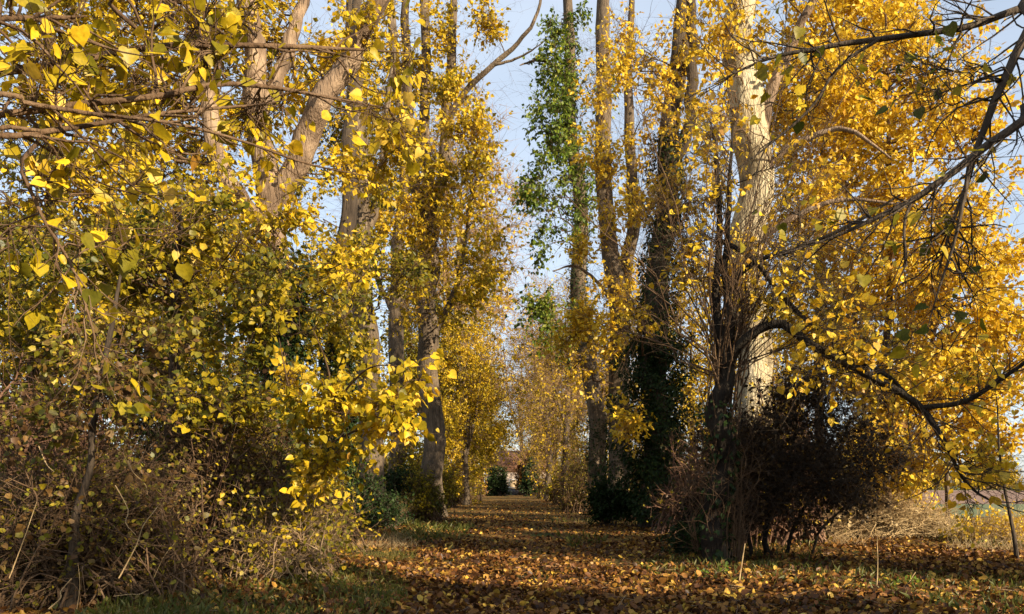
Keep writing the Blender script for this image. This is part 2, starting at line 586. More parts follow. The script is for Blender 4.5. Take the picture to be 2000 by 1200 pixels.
def tree(name, label, trunk, limbs=(), blobs=(), bark='lime', twigmat='twig', leafmat='yell', leafsize=0.1, tmpl=KITE, group=None, cat='tree',
         twigs_per=5, twig_len=0.7, leaves_per=7, droop=0.5, singles=0, grav=-0.02, sub=3, ivy=None, rmax=0.09, lift=0.12, sides=18, shoots=None, sunw=0.45, core=None, bare=0, rmin=0.0022, whips=None, limbbark=None, limb_whips=None):
    global rng
    rng = np.random.default_rng(zlib.crc32(label.encode()))
    base = np.array([trunk[0][0], trunk[0][1], 0.0])
    root = thing(name, label, cat, tuple(base), group)
    g = Geo()
    S, R = trunk_tube(g, trunk, sides=sides)
    obj('trunk', g.mesh('trunk', base), M[bark], root)
    Sk, Rk = [S[4:]], [R[4:]]
    LP, LR = [], []
    for lm in limbs:
        g = Geo()
        p, r = trunk_tube(g, lm, K=24, sides=max(6, sides - 5), flare=0)
        obj('limb', g.mesh('limb', base), M[limbbark or bark], root)
        Sk.append(p)
        Rk.append(r)
        LP.append(p)
        LR.append(r)
    Sk, Rk = np.vstack(Sk), np.concatenate(Rk)
    ok = Sk[:, 2] > 0.8
    Sk, Rk = Sk[ok], Rk[ok]
    if shoots is not None:
        sg = Geo()
        for pts, rad in shoots:
            sg.tubes(pts, rad, 4)
        obj('shoot', sg.mesh('shoots', base), M['twig'], root, kind='stuff')
    LV = []
    if blobs:
        bg = Geo()
        T = np.vstack([blob_points(b) for b in blobs])
        n1 = max(3, len(T) // 6)
        pick = rng.permutation(len(T))
        T1, T2 = T[pick[:n1]], T[pick[n1:]]
        p1, r1 = connect(Sk, Rk, T1, K=9, rmax=rmax, lift=lift)
        S2 = np.vstack([Sk, p1[:, 2:].reshape(-1, 3)])
        R2 = np.concatenate([Rk, r1[:, 2:].ravel()])
        p2, r2 = connect(S2, R2, T2, K=6, rmax=rmax * .5, lift=lift)
        bg.tubes(p1, r1, 5)
        bg.tubes(p2, r2, 3)
        pt, rt = sprout(p2, r2, len(p2) * twigs_per, twig_len, grav=grav, rmin=rmin)
        pt1, rt1 = sprout(p1, r1, len(p1) * twigs_per, twig_len, grav=grav, rmin=rmin)
        pt, rt = np.vstack([pt, pt1]), np.vstack([rt, rt1])
        bg.tubes(pt, rt, 3)
        if bare:
            pb, rb = sprout(pt, rt, int(len(pt) * bare), twig_len * .6, grav=grav, rmax=.006, rmin=rmin)
            bg.tubes(pb[:, ::3], rb[:, ::3], 3)
        if whips:
            pa, ra = np.vstack([p1[:, ::2][:, :5], p2[:, :5]]), np.vstack([r1[:, ::2][:, :5], r2[:, :5]])
            pw, rw = sprout(pa, ra, whips[0], whips[1], ang=.75, K=8, wob=.13, grav=whips[2] if len(whips) > 2 else .0, rmax=.014, rmin=max(rmin, .0035), tip=.3)
            bg.tubes(pw, rw, 3)
            pv, rv = sprout(pw, rw, whips[0] * 4, whips[1] * .35, ang=.8, K=4, wob=.15, rmax=.006, rmin=max(rmin * .7, .0025))
            bg.tubes(pv[:, ::3], rv[:, ::3], 3)
        if limb_whips:
            pl, rl_ = sprout(np.array(LP), np.array(LR), limb_whips[0], limb_whips[1], ang=.85, K=6, wob=.2, rmax=.012, rmin=.003, tmin=.25)
            bg.tubes(pl, rl_, 4)
            pm, rm = sprout(pl, rl_, limb_whips[0] * 4, limb_whips[1] * .4, ang=.8, K=4, wob=.2, rmax=.005)
            bg.tubes(pm, rm, 3)
            if leaves_per:
                LV.append(leaves_on(pm, int(len(pm) * limb_whips[2]), leafsize, droop, sunw=sunw))
        obj('branch', bg.mesh('branches', base), M[twigmat], root, kind='stuff')
        if leaves_per:
            LV.append(leaves_on(pt, int(len(pt) * leaves_per), leafsize, droop, sunw=sunw))
    if LV:
        L = tuple(np.concatenate([l[i] for l in LV]) for i in range(5))
        if singles:
            vis = in_view(L[0])
            dist = np.where(vis, np.linalg.norm(L[0] - np.array([0, 0, EYE]), axis=1) / L[4], 1e9)
            order = np.argsort(dist)
            sel = order[:singles]
            put_single_leaves(take(L, sel), root, base, leafmat + '1')
            L = take(L, order[singles:])
        obj('crown', Geo().leaves(L, tmpl).mesh('crown', base, smooth=False), M[leafmat], root, kind='stuff')
    if ivy:
        for (z0, z1, th, n) in ivy:
            sel = (S[:, 2] >= z0) & (S[:, 2] <= z1)
            Si, Ri = S[sel], R[sel]
            k = rng.integers(0, len(Si) - 1, n)
            f = rng.uniform(0, 1, (n, 1))
            c = Si[k] * (1 - f) + Si[k + 1] * f
            a = rng.uniform(0, 6.283, n)
            lump = 0.5 + 0.5 * np.sin(3 * a + c[:, 2] * 1.7) * np.sin(c[:, 2] * 2.3 + 1)
            rr = Ri[k] + th * lump * rng.uniform(0.1, 1, n) ** 0.6
            rad = np.column_stack([np.cos(a), np.sin(a), np.zeros(n)])
            Y = nrm(rad * 0.4 + rng.normal(size=(n, 3)) * .4 + np.array([0, 0, -0.7]))
            Zp = nrm(rad + rng.normal(size=(n, 3)) * .5 + np.array([0, 0, .4]))
            Z = nrm(Zp - (Zp * Y).sum(1, keepdims=True) * Y)
            L = (c + rad * rr[:, None], np.cross(Y, Z), Y, Z, rng.uniform(.08, .15, n))
            obj('ivy', Geo().leaves(L, KITE).mesh('ivy', base, smooth=False), M['ivy'], root, kind='stuff')
    return root


def shrub(name, label, cx, cy, w, d, h, stems=40, twigs=400, leaves=1500, leafsize=.06, leafmat='brown', twigmat='twig', tmpl=KITE, cat='shrub', group=None,
          twig_len=.5, arch=0.0, singles=0, zmin=0.35, droop=.3, spread=.35, bare=0, rmin=.0022):
    global rng
    rng = np.random.default_rng(zlib.crc32(label.encode()))
    base = np.array([cx, cy, float(ground_z(np.array(cx), np.array(cy)))])
    root = thing(name, label, cat, tuple(base), group)
    a = rng.uniform(0, 6.283, stems)
    r = np.sqrt(rng.uniform(0, 1, stems)) * spread
    st = base + np.column_stack([np.cos(a) * r * w, np.sin(a) * r * d, np.full(stems, -.05)])
    u = rand_unit(stems)
    u[:, 2] = np.abs(u[:, 2])
    u *= rng.uniform(.6, 1, (stems, 1))
    en = base + u * np.array([w, d, h])
    en[:, 2] = np.maximum(en[:, 2], base[2] + zmin * h * rng.uniform(.5, 1, stems))
    mid = st * .5 + en * .5
    mid[:, 2] += h * (.12 + arch)
    t = np.linspace(0, 1, 8)[None, :, None]
    pts = (1 - t) ** 2 * st[:, None] + 2 * t * (1 - t) * mid[:, None] + t ** 2 * en[:, None]
    pts += rng.normal(size=pts.shape) * .03 * h * np.sin(math.pi * t)
    r0 = rng.uniform(.008, .02, stems) * max(h, 1) / 2
    rad = r0[:, None] * np.linspace(1, .3, 8)[None]
    g = Geo().tubes(pts, rad, 4)
    pt, rt = sprout(pts, rad, twigs, twig_len, tmin=.2, rmin=rmin)
    g.tubes(pt, rt, 3)
    if bare:
        pb, rb = sprout(pt, rt, int(twigs * bare), twig_len * .6, rmax=.006)
        g.tubes(pb[:, ::3], rb[:, ::3], 3)
        pt = np.vstack([pt, pb]) if pb.shape[1] == pt.shape[1] else pt
    obj('stem', g.mesh('stems', base), M[twigmat], root, kind='stuff')
    if leaves:
        L = leaves_on(pt, leaves, leafsize, droop)
        if singles:
            dist = np.where(in_view(L[0]), np.linalg.norm(L[0] - np.array([0, 0, EYE]), axis=1) / L[4], 1e9)
            order = np.argsort(dist)
            put_single_leaves(take(L, order[:singles]), root, base, leafmat + '1')
            L = take(L, order[singles:])
        obj('foliage', Geo().leaves(L, tmpl).mesh('foliage', base, smooth=False), M[leafmat], root, kind='stuff')
    return root


def tk(*rows):
    """rows px, py, depth, radius -> x, y, z, radius"""
    return [np.append(at(r[0], r[1], r[2]), r[3]) for r in rows]


def tkg(px, d, r, *rows):
    """the same with a foot on the ground at column px"""
    foot = np.array([(px - CX) / FPX * d, d, -0.15, r])
    return [foot] + tk(*rows)


# ------------------------------------------------------------------ ground
def axis_lines(lo, hi, step, far_lo, far_hi):
    core = list(np.arange(lo, hi + 1e-6, step))
    up, s = [], step
    x = hi
    while x < far_hi:
        s *= 1.35
        x += s
        up.append(x)
    dn, s, x = [], step, lo
    while x > far_lo:
        s *= 1.35
        x -= s
        dn.append(x)
    return np.array(dn[::-1] + core + up)


def build_ground():
    xs = axis_lines(-22, 22, 0.35, -1200, 1200)
    ys = axis_lines(2, 36, 0.35, -400, 2200)
    X, Y = np.meshgrid(xs, ys)
    Z = ground_z(X, Y)
    v = np.column_stack([X.ravel(), Y.ravel(), Z.ravel()])
    nx, ny = len(xs), len(ys)
    i = np.arange(ny - 1)[:, None] * nx + np.arange(nx - 1)[None]
    q = np.stack([i, i + 1, i + nx + 1, i + nx], -1).reshape(-1, 4)
    g = Geo()
    g._add(v, q=q)
    m, N, L = new_mat('woodland_floor')
    out = N.new('ShaderNodeOutputMaterial')
    b = N.new('ShaderNodeBsdfPrincipled')
    geo = N.new('ShaderNodeNewGeometry')

    def noise(scale, detail=5, rough=.6):
        n = N.new('ShaderNodeTexNoise')
        n.inputs['Scale'].default_value, n.inputs['Detail'].default_value, n.inputs['Roughness'].default_value = scale, detail, rough
        L.new(geo.outputs['Position'], n.inputs['Vector'])
        return n
    leafcells = N.new('ShaderNodeTexVoronoi')
    leafcells.inputs['Scale'].default_value = 11
    L.new(geo.outputs['Position'], leafcells.inputs['Vector'])
    sep = N.new('ShaderNodeSeparateColor')
    L.new(leafcells.outputs['Color'], sep.inputs[0])
    rl = ramp(N, [(0, .045, .022, .010), (.35, .09, .042, .016), (.6, .15, .075, .022), (.85, .25, .14, .03), (1, .34, .22, .05)])
    L.new(sep.outputs[0], rl.inputs['Fac'])
    rg = ramp(N, [(0.3, .018, .026, .007), (.7, .055, .07, .018)])
    L.new(noise(22, 6).outputs['Fac'], rg.inputs['Fac'])
    mask = N.new('ShaderNodeMapRange')
    mask.inputs['From Min'].default_value, mask.inputs['From Max'].default_value = .5, .62
    L.new(noise(.55, 5).outputs['Fac'], mask.inputs['Value'])
    mx = N.new('ShaderNodeMix')
    mx.data_type = 'RGBA'
    L.new(mask.outputs['Result'], mx.inputs['Factor'])
    L.new(rl.outputs['Color'], mx.inputs[6])
    L.new(rg.outputs['Color'], mx.inputs[7])
    L.new(mx.outputs[2], b.inputs['Base Color'])
    b.inputs['Roughness'].default_value = .95
    b.inputs['Specular IOR Level'].default_value = .1
    bp = N.new('ShaderNodeBump')
    bp.inputs['Strength'].default_value = .8
    bp.inputs['Distance'].default_value = .05
    L.new(leafcells.outputs['Distance'], bp.inputs['Height'])
    L.new(bp.outputs[0], b.inputs['Normal'])
    L.new(b.outputs[0], out.inputs[0])
    return obj('ground', g.mesh('ground'), m, kind='structure')


GROUND = build_ground()


def scatter(n, d0, d1, pad=1.15, power=1.0):
    """points on the ground inside the view, density falling with distance"""
    u = rng.uniform(0, 1, n)
    d = 1.0 / (1.0 / d0 + (1.0 / d1 - 1.0 / d0) * u) if power == 2 else np.sqrt(d0 ** 2 + (d1 ** 2 - d0 ** 2) * u)
    if power == 1.5:
        d = d0 * (d1 / d0) ** u
    x = d * rng.uniform(-.643 * pad, .643 * pad, n)
    return x, d


def flat_frames(x, y, S, tilt=.45, lift=.02):
    n = len(x)
    p = np.column_stack([x, y, ground_z(x, y) + rng.uniform(.004, .004 + lift, n) + S * .06])
    a = rng.uniform(0, 6.283, n)
    Y = np.column_stack([np.cos(a), np.sin(a), rng.normal(0, tilt * .5, n)])
    Y = nrm(Y)
    Z = rng.normal(size=(n, 3)) * tilt + np.array([0, 0, 1])
    Z = nrm(Z - (Z * Y).sum(1, keepdims=True) * Y)
    return p, np.cross(Y, Z), Y, Z, S


def soft_noise(x, y, s, seed):
    r = np.random.default_rng(seed)
    out = np.zeros_like(x)
    for k in range(5):
        a = r.uniform(0, 6.28)
        f = s * r.uniform(.6, 1.9)
        out += np.sin((x * math.cos(a) + y * math.sin(a)) * f + r.uniform(0, 6.28))
    return out / 5


def litter():
    g = Geo()
    x, y = scatter(150000, 7.5, 22, power=1.5)
    dens = .62 + .75 * soft_noise(x, y, 1.6, 11) + .3 * soft_noise(x, y, 4.5, 12) - np.where(x < 0, .4, .12) * ((soft_noise(x, y, .9, 3) > .05) & (np.abs(x) > 1.5))
    k = rng.uniform(0, 1, len(x)) < dens
    x, y = x[k], y[k]
    g.leaves(flat_frames(x, y, .03 + .08 * rng.uniform(0, 1, len(x)) ** 1.5, .85, .04), CURLED)
    x, y = scatter(75000, 22, 75, power=1.5, pad=1.1)
    dens = .6 + .8 * soft_noise(x, y, .8, 13) + .3 * soft_noise(x, y, 2.5, 14)
    k = (np.abs(x) < 7 + .1 * y) & (rng.uniform(0, 1, len(x)) < dens)
    x, y = x[k], y[k]
    g.leaves(flat_frames(x, y, rng.uniform(.06, .15, len(x)), .8, .04), KITE)
    x, y = rng.uniform(-22, 22, 16000), rng.uniform(-6, 8.2, 16000)
    g.leaves(flat_frames(x, y, rng.uniform(.07, .13, len(x)), .4, .02), KITE)
    obj('fallen_leaves', g.mesh('fallen_leaves', smooth=False), M['litter'], kind='stuff')
    # small twigs lying about
    x, y = scatter(900, 8, 26, power=1.5)
    a = rng.uniform(0, 6.283, 900)
    d = np.column_stack([np.cos(a), np.sin(a), rng.normal(.05, .12, 900)])
    t = np.linspace(0, 1, 4)[None, :, None]
    pts = np.column_stack([x, y, ground_z(x, y) + .035])[:, None] + d[:, None] * t * rng.uniform(.1, .6, 900)[:, None, None] + rng.normal(size=(900, 4, 3)) * .015
    obj('fallen_twigs', Geo().tubes(pts, rng.uniform(.003, .008, 900)[:, None] * np.linspace(1, .5, 4)[None], 3).mesh('fallen_twigs'), M['paletwig'], kind='stuff')
    # the 300 nearest leaves in the picture are single pieces of the floor
    x, y = scatter(300, 9.7, 12.6, pad=.97)
    L = flat_frames(x, y, rng.uniform(.07, .125, 300), .75, .05)
    L[0][:, 2] += .03
    put_single_leaves(L, GROUND, np.zeros(3), 'litter1')


litter()


def grass():
    g = Geo()
    x, y = scatter(120000, 7.5, 34, power=1.5)
    k = (soft_noise(x, y, .9, 3) > .05) & (np.abs(x) > 1.4) & (rng.uniform(0, 1, len(x)) < np.where(x < 0, .6, .28))
    x, y = x[k], y[k]
    n = len(x)
    S = rng.uniform(.06, .19, n) * np.clip(y / 14, .9, 1.6)
    p = np.column_stack([x, y, ground_z(x, y)])
    Y = nrm(np.column_stack([rng.normal(0, .4, n), rng.normal(0, .4, n), np.ones(n)]))
    Z = rand_unit(n)
    Z = nrm(Z - (Z * Y).sum(1, keepdims=True) * Y)
    g.leaves((p, np.cross(Y, Z), Y, Z, S), BLADE)
    obj('grass', g.mesh('grass', smooth=False), M['grass'], kind='stuff')


grass()


def sheet(name, x0, x1, y0, y1, z, mat):
    g = Geo()
    g._add(np.array([(x0, y0, z), (x1, y0, z), (x1, y1, z), (x0, y1, z)], float), q=np.array([(0, 1, 2, 3)]))
    return obj(name, g.mesh(name), mat, kind='structure')


M['soil'] = plain_mat('ploughed_soil', (.13, .065, .035), (.24, .13, .075), 3.0, .95, .6)
M['meadow'] = plain_mat('meadow_grass', (.05, .075, .02), (.11, .13, .035), 2.0, .95, .5)
sheet('meadow', 19, 400, 38, 62, .02, M['meadow'])
sheet('field', 19, 400, 62, 190, .02, M['soil'])
sheet('meadow', 19, 500, 190, 460, .02, M['meadow'])
sheet('meadow', -500, -26, 30, 420, .02, M['meadow'])

# ------------------------------------------------------------------ big trees
AV = 'tall lime trees along the avenue'
tree('lime_tree', 'big lime left of the path with a thick bare limb leaning right', tkg(545, 20, 0.361, (543, 850, 20, 0.327), (540, 600, 20, 0.310), (535, 420, 20, 0.310), (505, 270, 20, 0.310), (492, 100, 20, 0.267), (480, -60, 20, 0.215), (470, -200, 20, 0.129)),
     limbs=[tk((545, 400, 20, 0.258), (585, 300, 19.7, 0.284), (632, 195, 19.4, 0.275), (690, 95, 19.2, 0.258), (755, -20, 19, 0.215), (800, -130, 19, 0.138)),
            tk((530, 450, 20, 0.224), (475, 390, 19.6, 0.206), (432, 335, 19.3, 0.206), (418, 260, 19.2, 0.189), (390, 100, 19.2, 0.155), (360, -60, 19, 0.103)),
            tk((505, 230, 20, 0.172), (560, 110, 20.5, 0.163), (590, 0, 21, 0.146), (600, -120, 21, 0.086))],
     blobs=[(280, 80, 20.5, 270, 170, 4, 240), (540, 40, 21.8, 200, 130, 1.6, 110), (240, 260, 20, 210, 140, 3, 130), (500, 300, 18.6, 80, 70, .8, 20), (380, 430, 18, 230, 110, 3, 90), (740, 330, 20.5, 70, 150, 2, 40), (440, 120, 18.8, 120, 130, 1.5, 60), (730, 30, 18.4, 70, 60, .8, 22), (620, 520, 18, 150, 110, 2, 60)],
     leafmat='yell', bare=.7, rmin=.004, whips=(360, 1.7), leafsize=.14, twigs_per=5, leaves_per=6, group=AV, bark='tan', ivy=[(0.2, 7.5, .75, 9000)])
tree('lime_tree', 'lime with several upright stems and a bough reaching right over the path', tkg(846, 38, 0.541, (842, 900, 38, 0.492), (838, 700, 38, 0.476), (836, 560, 38, 0.476), (836, 450, 38, 0.410), (834, 250, 38, 0.246), (830, 0, 38, 0.213), (826, -150, 38, 0.123)),
     limbs=[tk((828, 470, 38, 0.279), (805, 330, 37.6, 0.246), (795, 180, 37.5, 0.213), (792, 0, 37.5, 0.180), (790, -120, 37.5, 0.098)),
            tk((845, 470, 38, 0.295), (864, 340, 38, 0.271), (874, 220, 38, 0.238), (884, 60, 38, 0.197), (888, -100, 38, 0.115)),
            tk((873, 235, 38, 0.164), (905, 185, 37.5, 0.139), (962, 128, 36.8, 0.123), (1020, 75, 36.4, 0.098), (1048, 30, 36, 0.074), (1062, -40, 36, 0.049)),
            tk((962, 128, 36.8, 0.082), (1000, 118, 36.6, 0.057), (1030, 104, 36.4, 0.041), (1062, 82, 36, 0.016)),
            tk((842, 660, 38, 0.164), (880, 590, 38, 0.139), (905, 500, 38, 0.115), (920, 380, 37.6, 0.082))],
     blobs=[(760, 120, 37, 120, 150, 3, 90), (890, 90, 36.5, 80, 130, 3, 60), (850, 300, 36, 90, 110, 1.5, 50), (920, 330, 36.5, 90, 130, 2.5, 45), (860, 430, 36, 110, 110, 2, 60), (940, 560, 36, 60, 110, 2, 50), (780, 380, 36, 90, 120, 2, 40), (830, 480, 35.5, 70, 110, 1.5, 40), (810, 600, 35, 60, 60, 1.5, 16)],
     leafmat='yell', rmin=.006, whips=(380, 2.6, .03), leafsize=.17, leaves_per=8, twigs_per=5, twig_len=.9, group=AV, bare=.8)
tree('lime_tree', 'slim straight lime between the two thick trunks left of the path', tkg(770, 44, 0.468, (772, 900, 44, 0.425), (775, 600, 44, 0.408), (785, 430, 44, 0.357), (790, 300, 44, 0.306), (770, 100, 44, 0.255), (760, -100, 44, 0.170)),
     limbs=[tk((772, 620, 44, 0.170), (738, 545, 44, 0.145), (720, 470, 44, 0.111), (700, 380, 44, 0.085)), tk((778, 640, 44, 0.145), (800, 560, 44, 0.136), (812, 420, 44, 0.128), (818, 250, 44, 0.085))],
     blobs=[(730, 430, 43, 90, 150, 3, 60), (700, 180, 43, 90, 150, 3, 40), (780, 250, 43, 80, 140, 3, 30)], leafmat='yell', rmin=.006, whips=(200, 2.4, .03), leafsize=.17, leaves_per=8, twig_len=.9, group=AV, bark='lime', bare=.5)
tree('lime_tree', 'thick pale lime trunk standing behind the yellow sapling', tkg(728, 33, .55, (722, 850, 33, .48), (712, 600, 33, .46), (705, 420, 33, .42), (700, 250, 33, .36), (690, 60, 33, .28), (680, -120, 33, .16)),
     limbs=[tk((708, 480, 33, .2), (740, 380, 33, .17), (752, 250, 33, .14), (770, 90, 33, .1))],
     blobs=[(700, 420, 32, 90, 130, 2, 60), (660, 200, 32, 90, 160, 2.5, 50), (760, 520, 31, 90, 60, 2, 40)], leafmat='oliv', rmin=.006, whips=(200, 2.0), leafsize=.15, leaves_per=7, group=AV)
tree('lime_tree', 'dark ivy covered trunk in the shade left of the pale trunk', tkg(668, 28, .34, (664, 800, 28, .3), (668, 600, 28, .28), (674, 420, 28, .26), (690, 200, 28, .2), (700, -50, 28, .14)),
     blobs=[(640, 430, 27, 100, 130, 2, 60), (630, 620, 26, 110, 110, 2, 80)], leafmat='oliv', bark='dark', leafsize=.13, leaves_per=8, group=AV, ivy=[(0.3, 7, .45, 5000)])
tree('ash_tree', 'slender dark tree against the sky near the left edge', tkg(105, 24, .17, (102, 700, 24, .15), (98, 400, 24, .14), (95, 250, 24, .13), (92, 50, 24, .1), (90, -80, 24, .06)),
     blobs=[(120, 150, 24, 220, 150, 3, 50), (60, 400, 23, 170, 110, 3, 60), (260, 330, 23, 140, 120, 3, 40)], leafmat='oliv', bark='dark', leafsize=.12, leaves_per=6)

tree('lime_tree', 'forked lime right of the path with yellow leaves over its fork', tkg(1203, 36, 0.541, (1206, 850, 36, 0.492), (1212, 620, 36, 0.459), (1204, 530, 36, 0.410), (1182, 440, 36, 0.344), (1176, 300, 36, 0.328), (1180, 150, 36, 0.312), (1180, 0, 36, 0.271), (1178, -140, 36, 0.164)),
     limbs=[tk((1214, 580, 36, 0.328), (1232, 470, 36, 0.279), (1236, 350, 36, 0.246), (1226, 220, 36, 0.213), (1232, 60, 36, 0.164), (1236, -100, 36, 0.082)),
            tk((1205, 600, 36, 0.098), (1160, 545, 35, 0.074), (1120, 520, 34.5, 0.049), (1080, 530, 34, 0.025))],
     blobs=[(1180, 420, 34, 90, 110, 2, 50), (1230, 150, 34, 110, 160, 2.5, 60), (1200, 620, 33, 120, 90, 2, 50), (1110, 650, 34, 60, 90, 2, 40), (1250, 350, 34, 90, 110, 2, 40)],
     leafmat='gold', rmin=.006, whips=(320, 2.4), leafsize=.17, leaves_per=5, group=AV, bark='lime', bare=.5, ivy=[(2, 6, .12, 900)])
tree('lime_tree', 'ivy wrapped lime right of the sky gap with green hanging sprays', tkg(1165, 46, .5, (1163, 850, 46, .46), (1150, 700, 46, .44), (1128, 575, 46, .44), (1134, 430, 46, .4), (1122, 300, 46, .36), (1112, 150, 46, .33), (1108, 0, 46, .28), (1104, -120, 46, .18)),
     limbs=[tk((1108, 160, 46, .13), (1085, 132, 45.5, .11), (1055, 117, 45, .1), (1036, 121, 44.6, .07), (1015, 128, 44.4, .03))],
     blobs=[(1040, 360, 44, 50, 110, 2, 40), (1070, 440, 44, 50, 60, 2, 26), (1090, 180, 44.5, 50, 150, 2, 80), (1105, 300, 43.8, 45, 90, 1.2, 40), (1130, 120, 44, 70, 150, 2, 50), (1080, 620, 43, 70, 70, 2, 45), (1120, 330, 44, 60, 120, 2, 40)],
     leafmat='green', rmin=.006, whips=(160, 2.4), leafsize=.2, leaves_per=6, twig_len=.9, grav=-.12, droop=.8, group=AV, ivy=[(9, 29, .34, 5000), (1, 6, .3, 1500)])
tree('lime_tree', 'dark trunk thickly clad in ivy right of the path', tkg(1278, 28, .48, (1278, 850, 28, .44), (1282, 650, 28, .42), (1290, 480, 28, .4), (1308, 300, 28, .36), (1322, 150, 28, .32), (1336, 0, 28, .28), (1345, -120, 28, .18)),
     limbs=[tk((1300, 360, 28, .2), (1345, 250, 27.5, .2), (1352, 120, 27.2, .18), (1350, -20, 27, .14))],
     blobs=[(1300, 130, 27, 110, 160, 2, 70), (1290, 360, 26.5, 110, 100, 2, 50), (1220, 640, 26, 60, 70, 2, 18), (1200, 780, 26, 50, 110, 1.5, 16)],
     leafmat='gold', bark='dark', whips=(300, 2.0), leafsize=.14, leaves_per=6, group=AV, ivy=[(0.2, 7.2, 1.25, 17000), (6.5, 14, .5, 4500)])
ck = tkg(1480, 21, .52, (1474, 850, 21, .46), (1470, 640, 21, .42), (1464, 450, 21, .41), (1466, 300, 21, .43), (1452, 150, 21, .41), (1442, 30, 21, .38), (1432, -80, 21, .31), (1428, -180, 21, .2))
tree('lime_tree', 'massive cream barked trunk lit by the sun behind the dark thicket', ck,
     limbs=[tk((1470, 320, 21, .2), (1500, 200, 20.8, .16), (1545, 90, 20.5, .12), (1600, -20, 20, .1)),
            tk((1468, 380, 21, .12), (1525, 300, 20.5, .09), (1600, 262, 20.3, .07), (1660, 255, 20, .055), (1740, 310, 19.8, .02)),
            tk((1478, 470, 21, .10), (1560, 420, 20.5, .075), (1650, 390, 20.2, .05), (1760, 400, 20, .02))],
     blobs=[(1370, 60, 20, 70, 150, 1.5, 36), (1590, 110, 21.5, 110, 150, 2, 80), (1370, 260, 20, 60, 100, 1.2, 22), (1580, 330, 21.5, 80, 130, 2, 34), (1450, 10, 19.8, 70, 40, .8, 8), (1400, 300, 19.8, 50, 130, .5, 10), (1410, 500, 19.8, 60, 110, .6, 10)], limbbark='tan', bark='cream',
     leafmat='gold', whips=(260, 1.5, .04), rmin=.004, leafsize=.13, leaves_per=6, twig_len=.6, group=AV)

# ------------------------------------------------------------------ golden trees on the right
tree('maple_tree', 'dense golden tree filling the right side in full sun', tkg(1735, 24, .12, (1728, 800, 23.8, .105), (1738, 500, 23.5, .085), (1735, 250, 23.2, .06), (1730, 30, 23, .03)),
     limbs=[tkg(1700, 24.2, .085, (1690, 850, 24, .07), (1668, 600, 23.6, .055), (1650, 330, 23.2, .02)), tkg(1770, 24, .07, (1795, 850, 23.6, .06), (1830, 620, 22.8, .05), (1870, 420, 22.2, .02))],
     blobs=[(1740, 190, 22.8, 190, 200, 2.6, 330), (1720, 480, 22.3, 200, 170, 2.4, 330), (1800, 720, 21.8, 180, 140, 2.2, 230), (1660, 340, 22.8, 110, 170, 2, 150), (1900, 560, 21.8, 120, 160, 2, 110), (1790, 870, 21.6, 140, 60, 1.6, 120), (1690, 800, 21.8, 90, 80, 1.4, 70), (1920, 800, 21.2, 90, 90, 1.6, 50), (1640, 640, 22, 90, 110, 1.4, 50), (1960, 690, 21.4, 70, 110, 1.2, 70)],
     leafmat='gold', bark='twig', rmin=.004, bare=.5, whips=(420, 1.8), leafsize=.145, tmpl=KITE, leaves_per=6, twigs_per=4, twig_len=.65, rmax=.05, singles=60, droop=.6)
tree('maple_tree', 'golden tree behind the cream trunk', tkg(1600, 30, .17, (1600, 800, 30, .16), (1605, 400, 30, .14), (1610, 100, 30, .10), (1610, -80, 30, .05)),
     blobs=[(1600, 80, 29, 210, 180, 3, 220), (1600, 350, 29, 190, 180, 2.5, 190), (1620, 600, 29, 190, 120, 2.5, 130)],
     leafmat='gold', whips=(200, 2.2), leafsize=.18, leaves_per=6, twigs_per=4, twig_len=.7, rmax=.06)
tree('maple_tree', 'low golden tree at the edge of the field', tkg(1850, 27, .08, (1850, 800, 27, .07), (1852, 600, 27, .05), (1850, 450, 27, .03)),
     blobs=[(1850, 720, 26, 210, 130, 2.5, 150), (1890, 560, 26, 150, 130, 2.5, 90)], leafmat='gold', leafsize=.16, leaves_per=6, twigs_per=4, twig_len=.7)

# ------------------------------------------------------------------ coppiced dark tree by the path with the drooping bough
fan = []
nshoot = 100
for k in range(nshoot):
    x0 = rng.normal(1412, 16)
    x1 = 1462 + rng.normal(0, 175)
    y1 = rng.uniform(120, 620)
    d1 = 15 + rng.normal(0, .9)
    q = []
    for f in (0, .2, .4, .6, .8, 1):
        e = f ** rng.uniform(1.0, 1.7)
        q.append(at(x0 + (x1 - x0) * e + rng.normal(0, 13) * min(1, f * 3), 0, 15 + (d1 - 15) * f + rng.normal(0, .06)) * np.array([1, 1, 0]) + np.array([0, 0, EYE + (HY - (rng.uniform(690, 880) if f == 0 else 760 + (y1 - 760) * f)) / FPX * 15]))
    fan.append(spline(q, 11))
fan = np.array(fan)
fan_r = (rng.uniform(.006, .021, nshoot) ** 1.0)[:, None] * np.linspace(1, .3, 11)[None]
bas = []
for k in range(70):
    a_ = rng.uniform(0, 6.283)
    p0 = np.array([4.03 + .33 * math.cos(a_), 15.4 + .3 * math.sin(a_), 0.02])
    h_ = rng.uniform(.8, 3.4)
    bas.append(spline([p0, p0 + np.array([rng.normal(0, .12) + .1 * math.cos(a_), rng.normal(0, .1), h_ * .4]), p0 + np.array([rng.normal(0, .25), rng.normal(0, .2), h_ * .75]), p0 + np.array([rng.normal(.1, .4), rng.normal(0, .3), h_])], 11))
bas = np.array(bas)
bas_r = rng.uniform(.005, .016, 70)[:, None] * np.linspace(1, .3, 11)[None]
bas_t, bas_tr = sprout(bas, bas_r, 500, .5, ang=.8, rmax=.006)
fan_t, fan_tr = sprout(fan, fan_r, 1100, .6, ang=.7, rmax=.006, grav=.03)

